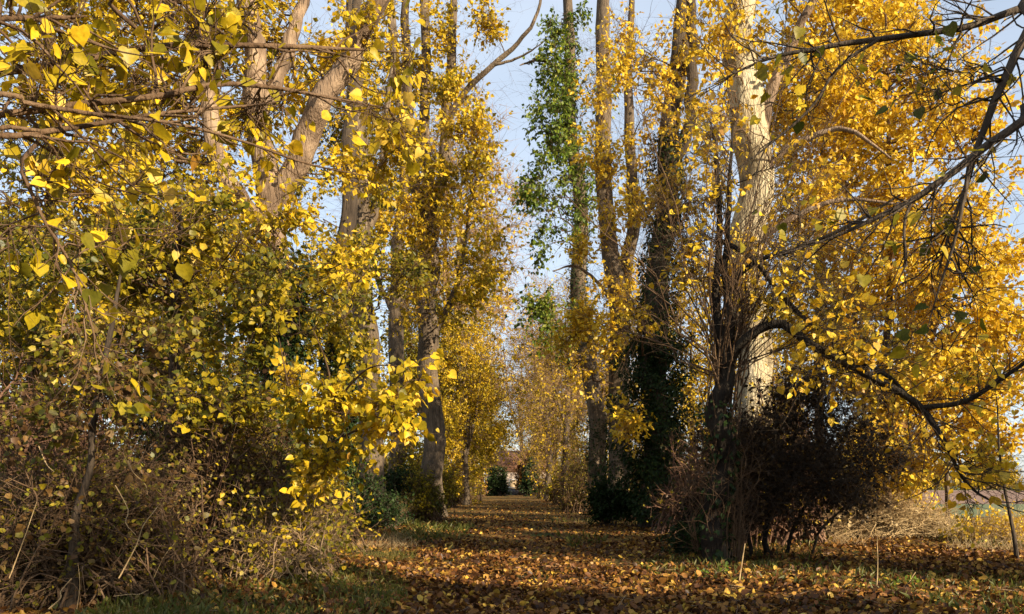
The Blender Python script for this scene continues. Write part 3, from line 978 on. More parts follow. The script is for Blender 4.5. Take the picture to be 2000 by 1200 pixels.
tree('coppiced_tree', 'black shaded trunk by the path with a fan of shoots and a drooping bough', tkg(1402, 15.4, .27, (1394, 1020, 15.3, .22), (1412, 920, 15.2, .20), (1402, 820, 15.1, .19), (1418, 730, 15, .15), (1398, 600, 15, .08), (1406, 420, 15, .055), (1392, 250, 15, .03)),
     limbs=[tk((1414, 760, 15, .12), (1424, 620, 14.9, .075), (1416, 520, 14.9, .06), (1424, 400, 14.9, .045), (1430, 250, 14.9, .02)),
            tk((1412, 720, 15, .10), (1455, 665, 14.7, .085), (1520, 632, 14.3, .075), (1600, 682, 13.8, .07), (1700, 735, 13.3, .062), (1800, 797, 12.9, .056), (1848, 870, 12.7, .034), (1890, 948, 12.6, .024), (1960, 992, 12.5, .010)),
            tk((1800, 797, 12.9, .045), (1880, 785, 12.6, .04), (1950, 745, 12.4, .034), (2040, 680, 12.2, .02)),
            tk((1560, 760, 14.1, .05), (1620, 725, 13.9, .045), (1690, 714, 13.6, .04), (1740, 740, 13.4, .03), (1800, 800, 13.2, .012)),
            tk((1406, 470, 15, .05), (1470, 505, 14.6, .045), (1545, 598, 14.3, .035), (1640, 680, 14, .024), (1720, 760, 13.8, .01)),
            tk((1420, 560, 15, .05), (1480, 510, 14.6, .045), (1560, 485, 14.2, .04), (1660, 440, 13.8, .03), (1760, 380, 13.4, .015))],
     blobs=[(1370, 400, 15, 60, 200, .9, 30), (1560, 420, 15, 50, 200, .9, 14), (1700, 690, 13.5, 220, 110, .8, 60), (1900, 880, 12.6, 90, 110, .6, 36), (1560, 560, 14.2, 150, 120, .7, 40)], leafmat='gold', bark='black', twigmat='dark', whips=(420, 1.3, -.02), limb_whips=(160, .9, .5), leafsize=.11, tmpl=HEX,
     leaves_per=1.6, twigs_per=6, twig_len=.6, shoots=[(fan, fan_r), (fan_t, fan_tr), (bas, bas_r), (bas_t, bas_tr)], ivy=[(0.1, 3.2, .2, 420)], rmax=.03, singles=140, bare=1.2)

# ------------------------------------------------------------------ near trees whose boughs hang into the picture
tree('lime_tree', 'near lime whose long level boughs reach in from the left edge', [np.array([-5.4, 3.6, -.1, .3]), np.array([-5.4, 3.6, 2, .26]), np.array([-5.5, 3.6, 5, .22]), np.array([-5.4, 3.7, 9, .14]), np.array([-5.4, 3.7, 11, .05])],
     limbs=[[np.append(np.array([-5.4, 3.6, 3.6]), .07)] + tk((-150, 175, 5.0, 0.0310), (0, 142, 5.2, 0.0279), (150, 122, 5.5, 0.0248), (260, 95, 5.7, 0.0223), (420, 88, 6, 0.0205), (560, 92, 6.3, 0.0174), (700, 97, 6.6, 0.0112), (800, 105, 6.9, 0.0037)),
            [np.append(np.array([-5.4, 3.6, 3.3]), .07)] + tk((-150, 240, 4.8, 0.0279), (0, 222, 5, 0.0248), (150, 205, 5.2, 0.0223), (300, 190, 5.4, 0.0205), (420, 165, 5.7, 0.0186), (520, 170, 6, 0.0161), (640, 190, 6.3, 0.0112), (760, 212, 6.6, 0.0050)),
            [np.append(np.array([-5.4, 3.6, 3.2]), .06)] + tk((-100, 265, 4.7, 0.0211), (60, 262, 4.9, 0.0186), (200, 240, 5.1, 0.0161), (330, 220, 5.3, 0.0136), (490, 207, 5.6, 0.0087), (560, 195, 5.8, 0.0031)),
            [np.append(np.array([-5.4, 3.6, 3.0]), .05)] + tk((-80, 190, 4.6, 0.0186), (60, 205, 4.8, 0.0161), (200, 225, 5, 0.0136), (330, 240, 5.2, 0.0118), (470, 275, 5.5, 0.0093), (600, 320, 5.8, 0.0062), (720, 345, 6, 0.0025)),
            [np.append(np.array([-5.4, 3.6, 3.9]), .06)] + tk((-100, 40, 4.7, 0.0211), (0, 36, 4.9, 0.0186), (100, 36, 5.1, 0.0161), (170, 32, 5.2, 0.0050)),
            [np.append(np.array([-5.4, 3.6, 4.6]), .05)] + tk((150, -60, 5.4, 0.0186), (215, 10, 5.5, 0.0161), (270, 60, 5.6, 0.0136), (310, 100, 5.7, 0.0074), (330, 140, 5.7, 0.0031)),
            [np.append(np.array([-5.4, 3.6, 2.7]), .05)] + tk((0, 250, 4.8, 0.0149), (40, 330, 4.9, 0.0124), (85, 430, 5, 0.0105), (140, 520, 5.1, 0.0087), (180, 640, 5.2, 0.0062), (185, 700, 5.2, 0.0025))],
     blobs=[(150, 150, 5.4, 220, 150, .6, 40), (400, 150, 6, 210, 120, .6, 34), (740, 190, 6.8, 80, 110, .4, 12), (120, 380, 5.2, 170, 160, .5, 30), (480, 30, 6.2, 260, 60, .6, 26), (300, 400, 5.8, 130, 120, .5, 14)],
     leafmat='yell', bark='twig', twigmat='twig', whips=(90, .8), limb_whips=(90, .55, .4), leafsize=.09, tmpl=BIG, leaves_per=1.05, twigs_per=4, twig_len=.35, rmax=.014, singles=300, droop=.7, sides=10, lift=.02)
tree('lime_tree', 'near tree whose black bare boughs slant in from the right edge', [np.array([7.6, 5.0, -.1, .34]), np.array([7.6, 5.0, 2, .3]), np.array([7.7, 5.0, 5, .26]), np.array([7.7, 5.0, 8, .2]), np.array([7.7, 5.0, 10.5, .06])],
     limbs=[[np.append(np.array([7.6, 5, 6.5]), .07)] + tk((2120, -10, 8.2, .045), (2000, 15, 8.2, .04), (1880, 55, 8.2, .034), (1720, 75, 8.3, .028), (1600, 95, 8.4, .022), (1500, 115, 8.5, .016), (1400, 160, 8.6, .006)),
            [np.append(np.array([7.6, 5, 6.2]), .07)] + tk((2080, -60, 7.8, .045), (2010, 55, 7.8, .042), (1960, 160, 7.8, .036), (1915, 270, 7.8, .032), (1880, 380, 7.8, .022), (1850, 470, 7.8, .014), (1830, 540, 7.8, .006)),
            [np.append(np.array([7.6, 5, 5.5]), .08)] + tk((2090, 170, 7.6, .05), (2000, 232, 7.6, .046), (1930, 285, 7.6, .042), (1850, 345, 7.6, .036), (1790, 385, 7.7, .03), (1700, 432, 7.8, .022), (1610, 470, 7.9, .012), (1500, 505, 8, .004)),
            tk((1895, 315, 7.6, .028), (1880, 400, 7.6, .022), (1862, 480, 7.6, .016), (1835, 560, 7.6, .010), (1812, 640, 7.6, .004)),
            tk((1720, 75, 8.3, .02), (1640, 130, 8.3, .017), (1580, 215, 8.3, .014), (1500, 285, 8.4, .010), (1440, 330, 8.5, .004)),
            tk((1780, 390, 7.7, .018), (1765, 450, 7.7, .014), (1770, 510, 7.7, .010), (1745, 570, 7.7, .004))],
     blobs=[(1900, 150, 7.9, 160, 160, .5, 26), (1850, 400, 7.8, 160, 150, .5, 30), (1620, 120, 8.3, 170, 90, .5, 24), (1650, 430, 7.9, 150, 80, .4, 14), (1920, 620, 7.7, 110, 120, .4, 14), ('w', 9.0, 1.5, 12.0, 3.6, 4.2, 3.2, 110)],  # last blob: unseen sparse crown added to dapple the left side with shade
     leafmat='oliv', bark='dark', twigmat='dark', whips=(170, 1.0), limb_whips=(110, .7, .05), leafsize=.11, tmpl=HEX, leaves_per=.6, twigs_per=6, twig_len=.45, rmax=.014, singles=130, droop=.6, sides=10, lift=.02)

# ------------------------------------------------------------------ understorey left
tree('maple_tree', 'olive green young maple in front of the big left trunk', tkg(330, 14.5, .12, (335, 800, 14.5, .1), (345, 600, 14.5, .08), (350, 450, 14.5, .05), (355, 350, 14.5, .02)),
     blobs=[(340, 470, 14, 230, 120, 1.8, 190), (520, 610, 14, 150, 120, 1.4, 90), (200, 620, 14, 200, 130, 1.8, 120), (450, 780, 13.5, 170, 70, 1.4, 80)],
     leafmat='oliv', bark='dark', bare=.7, rmin=.004, whips=(220, 1.2), leafsize=.095, tmpl=HEX, leaves_per=6, twigs_per=4, twig_len=.5, rmax=.03, singles=120)
tree('maple_tree', 'bushy yellowish tree at the left edge', tkg(60, 17, .14, (60, 800, 17, .12), (65, 600, 17, .09), (70, 450, 17, .05), (75, 350, 17, .02)),
     blobs=[(60, 560, 16.5, 190, 130, 2, 170), (150, 700, 16, 210, 90, 2, 130), (40, 420, 17, 150, 90, 2, 60)], leafmat='oliv', bark='dark', bare=.7, rmin=.004, whips=(160, 1.3), leafsize=.12, tmpl=KITE, leaves_per=6, twigs_per=4, twig_len=.55)
tree('maple_sapling', 'bright yellow sapling arching out towards the path', tkg(600, 13.5, .035, (612, 980, 13.2, .03), (635, 860, 12.6, .025), (665, 780, 12, .02), (720, 720, 11.4, .012), (790, 715, 11, .005)),
     limbs=[tk((612, 950, 13.1, .02), (590, 840, 12.8, .018), (560, 740, 12.4, .012), (545, 660, 12.2, .005)), tk((640, 870, 12.6, .02), (700, 840, 11.9, .016), (760, 835, 11.4, .010), (810, 880, 11.1, .004)), tk((650, 820, 12.3, .02), (640, 720, 12, .014), (610, 640, 11.8, .005))],
     blobs=[(690, 755, 11.4, 120, 45, 1.0, 50), (730, 830, 11.2, 80, 45, .8, 30), (630, 800, 12, 80, 70, .8, 30), (770, 790, 11, 40, 50, .6, 12), (660, 910, 11.9, 60, 60, .5, 9), (560, 740, 12.4, 80, 50, .8, 16)],
     leafmat='yell', bark='twig', leafsize=.095, tmpl=BIG, leaves_per=3.6, twigs_per=4, twig_len=.42, rmax=.012, singles=300, droop=.7, sides=8, cat='sapling')
tree('elm_sapling', 'thin brown trunk at the lower left corner', tkg(128, 9.9, .075, (142, 1120, 9.9, .06), (148, 1020, 9.9, .05), (176, 900, 9.9, .04), (190, 780, 9.9, .045), (215, 650, 9.9, .03), (240, 520, 9.9, .012)),
     blobs=[(200, 700, 9.8, 170, 120, .8, 60), (100, 800, 9.6, 130, 90, .8, 40)], leafmat='brown', bark='dark', leafsize=.075, tmpl=HEX, leaves_per=4, twigs_per=4, twig_len=.4, rmax=.018, cat='sapling')

# thickets
shrub('bramble_thicket', 'brown bramble thicket in the lower left corner', -6.0, 10.6, 2.2, 1.3, 2.5, stems=260, twigs=3200, leaves=5600, leafsize=.07, leafmat='brown', twigmat='twig', cat='bramble', spread=.98, bare=1, tmpl=HEX, zmin=.1, arch=.12, rmin=.003)
shrub('bramble_thicket', 'tall brown bramble thicket below the olive maple', -4.9, 13.6, 2.1, 1.4, 3.4, stems=260, twigs=3200, leaves=6200, leafsize=.075, leafmat='brown', twigmat='twig', cat='bramble', spread=.98, bare=1, tmpl=HEX, zmin=.1, arch=.1, rmin=.003)
shrub('bramble_thicket', 'small bramble clump in front of the yellow sapling', -3.6, 12.6, .9, .9, 1.7, stems=100, twigs=1300, leaves=2000, leafsize=.07, leafmat='oliv', twigmat='paletwig', cat='bramble', spread=.95, bare=1, tmpl=HEX, zmin=.1, rmin=.003)
shrub('bramble_thicket', 'taller twiggy thicket at the left edge', -8.4, 14.2, 2.6, 1.8, 4.6, stems=260, twigs=3600, leaves=7000, leafsize=.08, leafmat='brown', twigmat='redtwig', cat='bramble', spread=.9, bare=1, tmpl=HEX, zmin=.1, rmin=.003)
shrub('bramble_thicket', 'low dark thicket between the trunk and the yellow sapling', -5.2, 17.0, 2.4, 1.6, 3.0, stems=160, twigs=2400, leaves=7000, leafsize=.1, leafmat='oliv', twigmat='twig', cat='bramble', spread=.9, bare=1, zmin=.1, rmin=.003)
shrub('hazel_thicket', 'tangle of brown shoots in front of the cream barked trunk', 6.4, 19.3, 1.6, .8, 4.6, stems=150, twigs=2300, leaves=1300, leafsize=.1, leafmat='gold', twigmat='redtwig', spread=.8, bare=1.2, zmin=.2, rmin=.004)
shrub('evergreen_bush', 'dark holly in the shade behind the olive maple', -7.4, 18.2, 1.7, 1.4, 5.6, stems=70, twigs=1600, leaves=10000, leafsize=.1, leafmat='ivy', twigmat='dark', spread=.6, zmin=.1)  # dark bush added to stand in for the shaded hollow behind the maple
shrub('evergreen_bush', 'dark green rounded bush left of the path beyond the straw', -4.9, 27, 1.5, 1.5, 1.9, stems=60, twigs=1200, leaves=9000, leafsize=.09, leafmat='ivy', twigmat='dark', spread=.8)
shrub('evergreen_bush', 'dark green bush further along the left side of the path', -5.0, 36, 2.0, 2.0, 2.6, stems=60, twigs=1200, leaves=9000, leafsize=.11, leafmat='ivy', twigmat='dark', spread=.8)
shrub('evergreen_bush', 'dense olive bush at the foot of the slim lime', -7.2, 31, 2.5, 2, 3.2, stems=60, twigs=1500, leaves=9000, leafsize=.11, leafmat='green', twigmat='dark', spread=.8)
# dark thicket on the right
tree('blackthorn_bush', 'airy black twiggy bush spreading in deep shade right of the black trunk', tkg(1500, 16.8, .06, (1496, 1040, 16.8, .05), (1520, 960, 16.6, .04), (1545, 880, 16.5, .03), (1560, 800, 16.4, .012)),
     limbs=[tkg(1530, 16.9, .045, (1560, 1010, 16.8, .04), (1620, 930, 16.6, .03), (1680, 890, 16.4, .012)), tkg(1470, 16.6, .045, (1458, 1010, 16.6, .04), (1440, 900, 16.5, .03), (1450, 810, 16.5, .012)), tkg(1580, 17, .03, (1600, 1040, 17, .028), (1640, 1000, 16.9, .02), (1700, 960, 16.8, .008))],
     blobs=[(1540, 860, 16.5, 150, 105, 1.5, 270), (1480, 900, 16.4, 90, 120, 1.2, 170), (1620, 910, 16.5, 120, 90, 1.4, 200), (1560, 980, 16.6, 120, 40, 1.2, 70), (1440, 980, 16.6, 60, 50, .8, 40)],
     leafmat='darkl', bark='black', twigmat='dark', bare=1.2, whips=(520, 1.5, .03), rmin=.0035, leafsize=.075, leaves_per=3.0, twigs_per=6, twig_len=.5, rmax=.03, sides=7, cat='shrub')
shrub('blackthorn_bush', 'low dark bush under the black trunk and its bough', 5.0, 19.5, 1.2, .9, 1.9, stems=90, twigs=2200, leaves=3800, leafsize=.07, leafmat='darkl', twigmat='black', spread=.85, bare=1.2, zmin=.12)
shrub('ivy_bush', 'small ivy covered stump right of the path', 3.55, 29.5, .75, .7, 2.3, stems=30, twigs=400, leaves=5500, leafsize=.1, leafmat='ivy', twigmat='dark', spread=.5, zmin=.5)
shrub('ivy_bush', 'low dark ivy mound beside the black trunk', 3.75, 17.2, .30, .3, .75, stems=20, twigs=200, leaves=1600, leafsize=.07, leafmat='ivy', twigmat='dark', spread=.6)
shrub('hazel_thicket', 'thicket of pale stems behind the ivy covered trunk', 6.5, 36, 2.4, 2, 4.5, stems=220, twigs=2200, leaves=2600, leafsize=.11, leafmat='oliv', twigmat='twig', spread=.9)
shrub('hazel_thicket', 'brown twiggy thicket behind the black trunk', 6.4, 24.5, 2.4, 1.2, 4.0, stems=260, twigs=3000, leaves=2200, leafsize=.09, leafmat='brown', twigmat='redtwig', spread=.95, bare=.6)
shrub('bramble_thicket', 'straw coloured dead bracken lit by the sun at the right', 10.0, 23.0, 3.2, 1.2, 1.8, stems=620, twigs=2600, leaves=2600, leafsize=.09, leafmat='straw', twigmat='stalk', cat='bramble', spread=1.0, rmin=.004, zmin=.5)
shrub('bramble_thicket', 'tangle of pale stems at the right edge of the clearing', 12.6, 20.5, 1.5, 1.0, .9, stems=200, twigs=1100, leaves=1500, leafsize=.09, leafmat='gold', twigmat='stalk', cat='bramble', spread=1.0, rmin=.003)
shrub('golden_bush', 'golden leaved bush in the sun behind the bracken', 13.4, 29.0, 2.4, 1.8, 4.2, stems=90, twigs=1500, leaves=7000, leafsize=.14, leafmat='gold', twigmat='twig', spread=.8, rmin=.005, zmin=.1)
tree('thorn_sapling', 'thin dark sapling standing at the right edge', tkg(1992, 15, .04, (1975, 1020, 15, .032), (1962, 950, 15, .028), (1952, 880, 15, .022), (1948, 800, 15, .012), (1944, 760, 15, .005)),
     blobs=[(1960, 860, 15, 60, 80, .5, 10)], leafmat='gold', bark='dark', twigmat='dark', leafsize=.11, tmpl=HEX, leaves_per=1, twigs_per=3, twig_len=.4, rmax=.01, sides=7, cat='sapling')

# ------------------------------------------------------------------ far trees down the avenue
FAR = 'trees farther down the avenue'


def far_tree(label, x, y, h, leafmat, twigmat='twig', n=200, leaves_per=8, bare=.5, leafsize=.22, w=3.2, z0=.25, group=FAR, name='lime_tree', rmin=.014):
    t = [np.array([x, y, -.1, .36]), np.array([x + .1, y, h * .25, .3]), np.array([x - .2, y, h * .5, .2]), np.array([x + .2, y + .2, h * .72, .07]), np.array([x + .5, y + .3, h * .85, .02])]
    lm = [[np.array([x, y, h * .28, .2]), np.array([x - w * .3, y, h * .5, .14]), np.array([x - w * .45, y - .4, h * .8, .04])],
          [np.array([x, y, h * .35, .18]), np.array([x + w * .35, y - .6, h * .55, .12]), np.array([x + w * .4, y - .5, h * .85, .03])]]
    zc = h * (z0 + (1 - z0) * .5)
    c = (x / y * FPX + CX, HY - (zc - EYE) / y * FPX, y, w / y * FPX, h * (1 - z0) * .52 / y * FPX, w, n)
    return tree(name, label, t, limbs=lm, blobs=[c], leafmat=leafmat, twigmat=twigmat, leafsize=leafsize, twigs_per=5, twig_len=1.3, leaves_per=leaves_per, group=group, sides=8, bare=bare, rmax=.1, rmin=rmin)


f_gold = far_tree('golden tree overhanging the left side of the far path', -4.4, 88, 22, 'yell', n=430, leaves_per=9, w=4.3, z0=.10)
f_bare = far_tree('thinly leaved tan brown tree right of the far path', 3.6, 80, 22.5, 'yell', 'pinktwig', n=420, leaves_per=2.2, bare=3, w=3.6, z0=.05)
f_oliv = far_tree('olive leaved tree on the left side of the far path', -6.6, 62, 19, 'oliv', n=260, leaves_per=8, w=3.4, z0=.1)
f_bare2 = far_tree('bare reddish alder showing in the sky gap', 1.5, 132, 31, 'brown', 'pinktwig', n=400, leaves_per=1.5, bare=2.2, w=6.5, z0=.2, rmin=.02)
i = 0
for (src, x, y, s, lab) in [
    (f_gold, 5.6, 104, .9, 'golden tree at the right end of the path'),
    (f_gold, -3.4, 60, .62, 'yellow tree leaning over the path beyond the multi stemmed lime'),
    (f_bare, 3.8, 56, .72, 'thin tan twigged tree over the right verge beyond the forked lime'),
    (f_gold, -5.0, 111, .7, 'low golden tree overhanging the end of the path'),
    (f_bare, -7.5, 108, 1.0, 'bare tree behind the golden one on the left'),
    (f_oliv, 6.4, 64, .8, 'olive leaved tree on the right behind the forked lime'),
    (f_bare, 8.5, 60, .85, 'bare brown tree behind the ivy clad trunk'),
    (f_bare, 3.6, 118, 1.0, 'bare tree right of the path end beside the golden tree'),
    (f_oliv, -12, 52, 1.0, 'olive tree in the row behind the left trunks'),
    (f_oliv, -20, 46, 1.0, 'olive tree at the back of the left wood'),
    (f_gold, -14, 38, .6, 'golden tree at the back of the left wood'),
    (f_gold, -23, 36, .6, 'golden tree at the far left of the wood'),
    (f_bare, -26, 60, 1.1, 'bare tree at the far left'),
    (f_gold, 15, 46, .55, 'golden tree across the field corner'),
    (f_gold, 9.5, 42, .6, 'golden tree behind the ivy clad trunk'),
    (f_bare2, 16, 140, 1.0, 'bare tree beyond the end of the avenue'),
    (f_gold, -12, 135, 1.0, 'yellow tree beyond the hedge at the left end of the path'),
    (f_gold, -5.5, 146, 1.0, 'yellow tree behind the cottage at the end of the path'),
    (f_bare, 7, 150, .9, 'bare brown tree behind the right end of the cottage'),
    (f_bare, -4.2, 66, 1.55, 'tall bare twiggy tree behind the multi stemmed lime'),
    (f_oliv, -9.5, 76, .9, 'olive tree behind the golden tree on the left')]:
    i += 1
    copy_tree(src, (x, y, 0), i * 1.3, s, lab, FAR)

# thickets lining both sides of the far path and closing the wood behind
th_a = shrub('hazel_thicket', 'brown thicket of upright stems right of the path', 4.6, 50, 1.8, 2, 4.2, stems=200, twigs=2200, leaves=4200, leafsize=.13, leafmat='brown', twigmat='twig', spread=.95, rmin=.006)
th_b = shrub('hazel_thicket', 'olive leaved thicket at the foot of the left lime', -5.6, 44, 1.9, 2, 4.0, stems=200, twigs=2000, leaves=8000, leafsize=.14, leafmat='oliv', twigmat='twig', spread=.95, rmin=.006)
GL, GR, GB, GF = 'thickets along the left of the far path', 'thickets along the right of the far path', 'thickets at the back of the left wood', 'thickets behind the right hand trees'
k = 0
for (src, x, y, sc_, lab, gr) in [(th_b, -5.4, 54, 1, 'olive thicket beside the left verge of the path just past the multi stemmed lime', GL), (th_a, -4.8, 66, 1, 'brown thicket beside the left verge in front of the golden tree', GL), (th_b, -4.9, 78, 1.1, 'farthest thicket on the left verge short of the clipped yew', GL),
                                  (th_b, -3.9, 34.5, .62, 'low olive thicket hiding the foot of the multi stemmed lime', GL), (th_a, 3.7, 44, .6, 'low brown thicket crowding the right verge before the forked lime', GR),
                                  (th_a, 4.9, 60, 1.1, 'brown thicket on the right verge next beyond the ivy wrapped lime', GR), (th_b, 4.7, 71, 1, 'olive thicket on the right verge at the foot of the tan brown tree', GR), (th_a, 4.6, 86, 1.1, 'farthest thicket on the right verge short of the tall yew', GR), (th_a, 7.6, 44, 1.1, 'brown thicket behind the forked lime', GR),
                                  (th_b, -9.5, 36, 1.1, 'olive thicket behind the pale lime trunk', GB), (th_a, -13, 32, 1.2, 'brown thicket behind the big left lime', GB), (th_b, -17, 30, 1.2, 'olive thicket behind the slender dark tree', GB), (th_a, -9, 24, 1, 'brown thicket between the bramble and the dark ivy covered trunk', GB),
                                  (th_a, -13, 22, 1, 'brown thicket behind the bushy yellowish tree', GB), (th_b, -8.5, 48, 1.2, 'olive thicket behind the slim straight lime', GB),
                                  (th_a, 10, 36, 1.1, 'brown thicket showing between ivy clad and cream trunks', GF), (th_b, 13, 40, 1.1, 'olive thicket behind the golden trees on the right', GF), (th_a, 9.5, 28, .9, 'brown thicket just behind the cream barked trunk', GF)]:
    k += 1
    copy_tree(src, (x, y, 0), k * 1.7, sc_, lab, gr)

# hedge beyond the field
hedge0 = shrub('hedgerow', 'stretch of yellow green hedgerow beyond the brown field behind the golden tree', 103, 204, 14, 4, 12, stems=140, twigs=1900, leaves=15000, leafsize=.42, leafmat='yell', twigmat='twig', cat='hedge', spread=.95, twig_len=2.0, group='hedgerow across the field', zmin=.08, rmin=.03)
for k, (x, y, r, sc_) in enumerate([(124, 206, .4, .9), (146, 208, 1.1, 1.05), (168, 212, .2, 1.0), (80, 206, 2.0, 1.0)]):
    copy_tree(hedge0, (x, y, 0), r, sc_, ['hedgerow clump across the field near the right edge', 'hedgerow clump beyond the right edge of the field', 'farthest hedgerow clump on the right', 'hedgerow clump showing between the golden trees'][k])
for k, (x, y) in enumerate([(-34, 62), (-46, 66), (-24, 66), (-18, 72)]):
    copy_tree(hedge0, (x, y, 0), k, .55, ['hedge behind the left wood', 'hedge clump at the far left behind the wood', 'middle hedge clump behind the left wood', 'hedge clump behind the left trunks'][k], 'hedge behind the left wood')


# ------------------------------------------------------------------ unseen hollies added right of and behind the viewer to cast foreground shade
def shade_tree(label, x, y, h, w, n, leafmat='green', z0=.1, leafsize=.16, lp=8):
    t = [np.array([x, y, -.1, .25]), np.array([x, y, h * .4, .2]), np.array([x, y, h * .8, .1]), np.array([x, y, h, .03])]
    base = np.array([x, y, 0.0])
    root = thing('added_shade_holly', label, 'tree', (x, y, 0), 'unseen hollies added for shade')
    g = Geo()
    S, R = trunk_tube(g, t, sides=8)
    obj('trunk', g.mesh('trunk', base), M['dark'], root)
    u = rand_unit(n) * (rng.uniform(0, 1, (n, 1)) ** .45)
    T = np.array([x, y, h * (z0 + (1 - z0) * .5)]) + u * np.array([w, w, h * (1 - z0) * .5])
    p, r = connect(S[3:], R[3:], T, K=5)
    pt, rt = sprout(p, r, n * 4, .7)
    gg = Geo().tubes(p, r, 4).tubes(pt, rt, 3)
    obj('branch', gg.mesh('branches', base), M['dark'], root, kind='stuff')
    obj('crown', Geo().leaves(leaves_on(pt, n * 4 * lp, leafsize), KITE).mesh('crown', base, smooth=False), M[leafmat], root, kind='stuff')
    return root


SH1 = shade_tree('unseen holly added outside the right edge to shade the black bush', 12.1, 10.2, 11.5, 1.6, 280, z0=.03, lp=9)
copy_tree(SH1, (16.9, 5.6, 0), 1.0, (1.2, 1.2, 1.0), 'unseen holly added right of the viewer to shade the right foreground', 'unseen hollies added for shade')
copy_tree(SH1, (10.3, 0.4, 0), 2.2, (1.25, 1.25, .72), 'unseen holly added beside the viewer to shade the near path', 'unseen hollies added for shade')
copy_tree(SH1, (12.8, -5.5, 0), 2.0, (1.2, 1.2, 1.1), 'broad unseen holly added behind the viewer to shade the left thicket', 'unseen hollies added for shade')
copy_tree(SH1, (11.0, 1.9, 0), 3.0, (.9, .9, .62), 'low unseen holly added on the right to shade the nearest leaves', 'unseen hollies added for shade')
copy_tree(SH1, (6.4, -9.5, 0), 3.0, .9, 'unseen holly added for shade behind the viewer near the path', 'unseen hollies added for shade')
copy_tree(SH1, (24.0, -16.0, 0), 4.0, 1.1, 'unseen holly added for shade farther behind the viewer', 'unseen hollies added for shade')

# ------------------------------------------------------------------ end of the avenue
M['wall'] = plain_mat('pale_render', (.52, .42, .34), (.64, .54, .45), 2.0, .9)
M['roof'] = plain_mat('brown_tiles', (.15, .07, .04), (.26, .13, .07), 6.0, .9)
M['wood'] = plain_mat('pale_timber', (.38, .26, .14), (.55, .42, .26), 8.0, .8)
M['white'] = plain_mat('white_paint', (.72, .72, .70), (.82, .82, .80), 3.0, .6)
M['grey'] = plain_mat('grey_stone', (.10, .10, .11), (.18, .18, .19), 5.0, .85)
M['glass'] = plain_mat('dark_window_glass', (.02, .025, .03), (.04, .045, .05), 1.0, .1, 0)


def box_geo(g, x0, x1, y0, y1, z0, z1):
    v = np.array([(x, y, z) for z in (z0, z1) for y in (y0, y1) for x in (x0, x1)], float)
    g._add(v, q=np.array([(0, 2, 3, 1), (4, 5, 7, 6), (0, 1, 5, 4), (2, 6, 7, 3), (0, 4, 6, 2), (1, 3, 7, 5)]))
    return g


def box(name, x0, x1, y0, y1, z0, z1, mat, parent=None, origin=(0, 0, 0), **kw):
    return obj(name, box_geo(Geo(), x0, x1, y0, y1, z0, z1).mesh(name, origin, smooth=False), mat, parent, **kw)


HO = np.array([.8, 118.0, 0.0])
house = thing('cottage', 'pale walled cottage closing the far end of the path', 'cottage', tuple(HO))
box('wall', -4, 5.2, 118, 124, 0, 3.6, M['wall'], house, HO)
g = Geo()
g._add(np.array([(-4.4, 117.6, 3.5), (5.6, 117.6, 3.5), (5.6, 121, 6.6), (-4.4, 121, 6.6), (5.6, 124.4, 3.5), (-4.4, 124.4, 3.5), (-4.4, 117.6, 3.62), (5.6, 117.6, 3.62)], float),
       q=np.array([(0, 1, 2, 3), (3, 2, 4, 5), (0, 5, 4, 1)]), t=np.array([(0, 3, 5), (1, 4, 2)]))
obj('roof', g.mesh('roof', HO, smooth=False), M['roof'], house)
dr = box('door', -.35, .75, 117.9, 117.996, .05, 2.15, M['wood'], house, HO)
box('frame', -.45, .85, 117.94, 117.985, .0, 2.25, M['white'], dr, HO)
wi = box('window', 1.3, 2.1, 117.93, 117.99, 1.0, 2.1, M['white'], house, HO)
box('pane', 1.37, 2.03, 117.90, 117.925, 1.07, 2.03, M['glass'], wi, HO)
box('chimney', 3.2, 3.9, 120.6, 121.4, 5.8, 7.6, M['roof'], house, HO)
w2 = box('window', -2.6, -1.8, 117.93, 117.99, 1.0, 2.1, M['white'], house, HO)
box('pane', -2.53, -1.87, 117.90, 117.925, 1.07, 2.03, M['glass'], w2, HO)
wl = box('garden_wall', -.9, 2.0, 113.0, 113.3, 0, .95, M['grey'], None, (0, 0, 0), label='low grey garden wall in front of the cottage', cat='wall')
rl = thing('white_rail', 'white rail fence along the top of the garden wall', 'fence', (.5, 112.8, 0))
RO = np.array([.5, 112.8, 0])
box('rail', -2.2, 1.75, 112.76, 112.84, 1.0, 1.12, M['white'], rl, RO)
for xx in (-2.2, 1.62):
    box('post', xx - .07, xx + .07, 112.7, 112.9, 0, 1.5, M['white'], rl, RO)
PO = np.array([-2.75, 70.0, 0])
fp = thing('fingerpost', 'pale wooden marker post left of the far path', 'signpost', tuple(PO))
box('post', -2.85, -2.65, 69.9, 70.1, 0, 1.75, M['wood'], fp, PO)
box('finger', -3.6, -2.86, 69.97, 70.03, 1.15, 1.3, M['wood'], fp, PO)
shrub('clipped_yew', 'dark clipped yew left of the cottage', -1.95, 104, 1.5, 1.5, 4.6, stems=60, twigs=1400, leaves=9000, leafsize=.2, leafmat='ivy', twigmat='dark', cat='hedge', spread=.9, zmin=.05)
shrub('clipped_yew', 'tall dark yew right of the cottage', 2.45, 100, 1.4, 1.5, 6.3, stems=60, twigs=1400, leaves=9000, leafsize=.2, leafmat='ivy', twigmat='dark', cat='hedge', spread=.9, zmin=.05)
shrub('beech_hedge', 'orange beech hedge left of the clipped yew', -4.6, 100, 1.6, 1.5, 4.2, stems=60, twigs=1000, leaves=6000, leafsize=.2, leafmat='litter', twigmat='twig', cat='hedge', spread=.9, zmin=.05)
shrub('beech_hedge', 'copper beech behind the yew on the right', 2.2, 110, 1.8, 1.5, 6.0, stems=60, twigs=1000, leaves=6000, leafsize=.25, leafmat='litter', twigmat='twig', cat='hedge', spread=.9, zmin=.3)


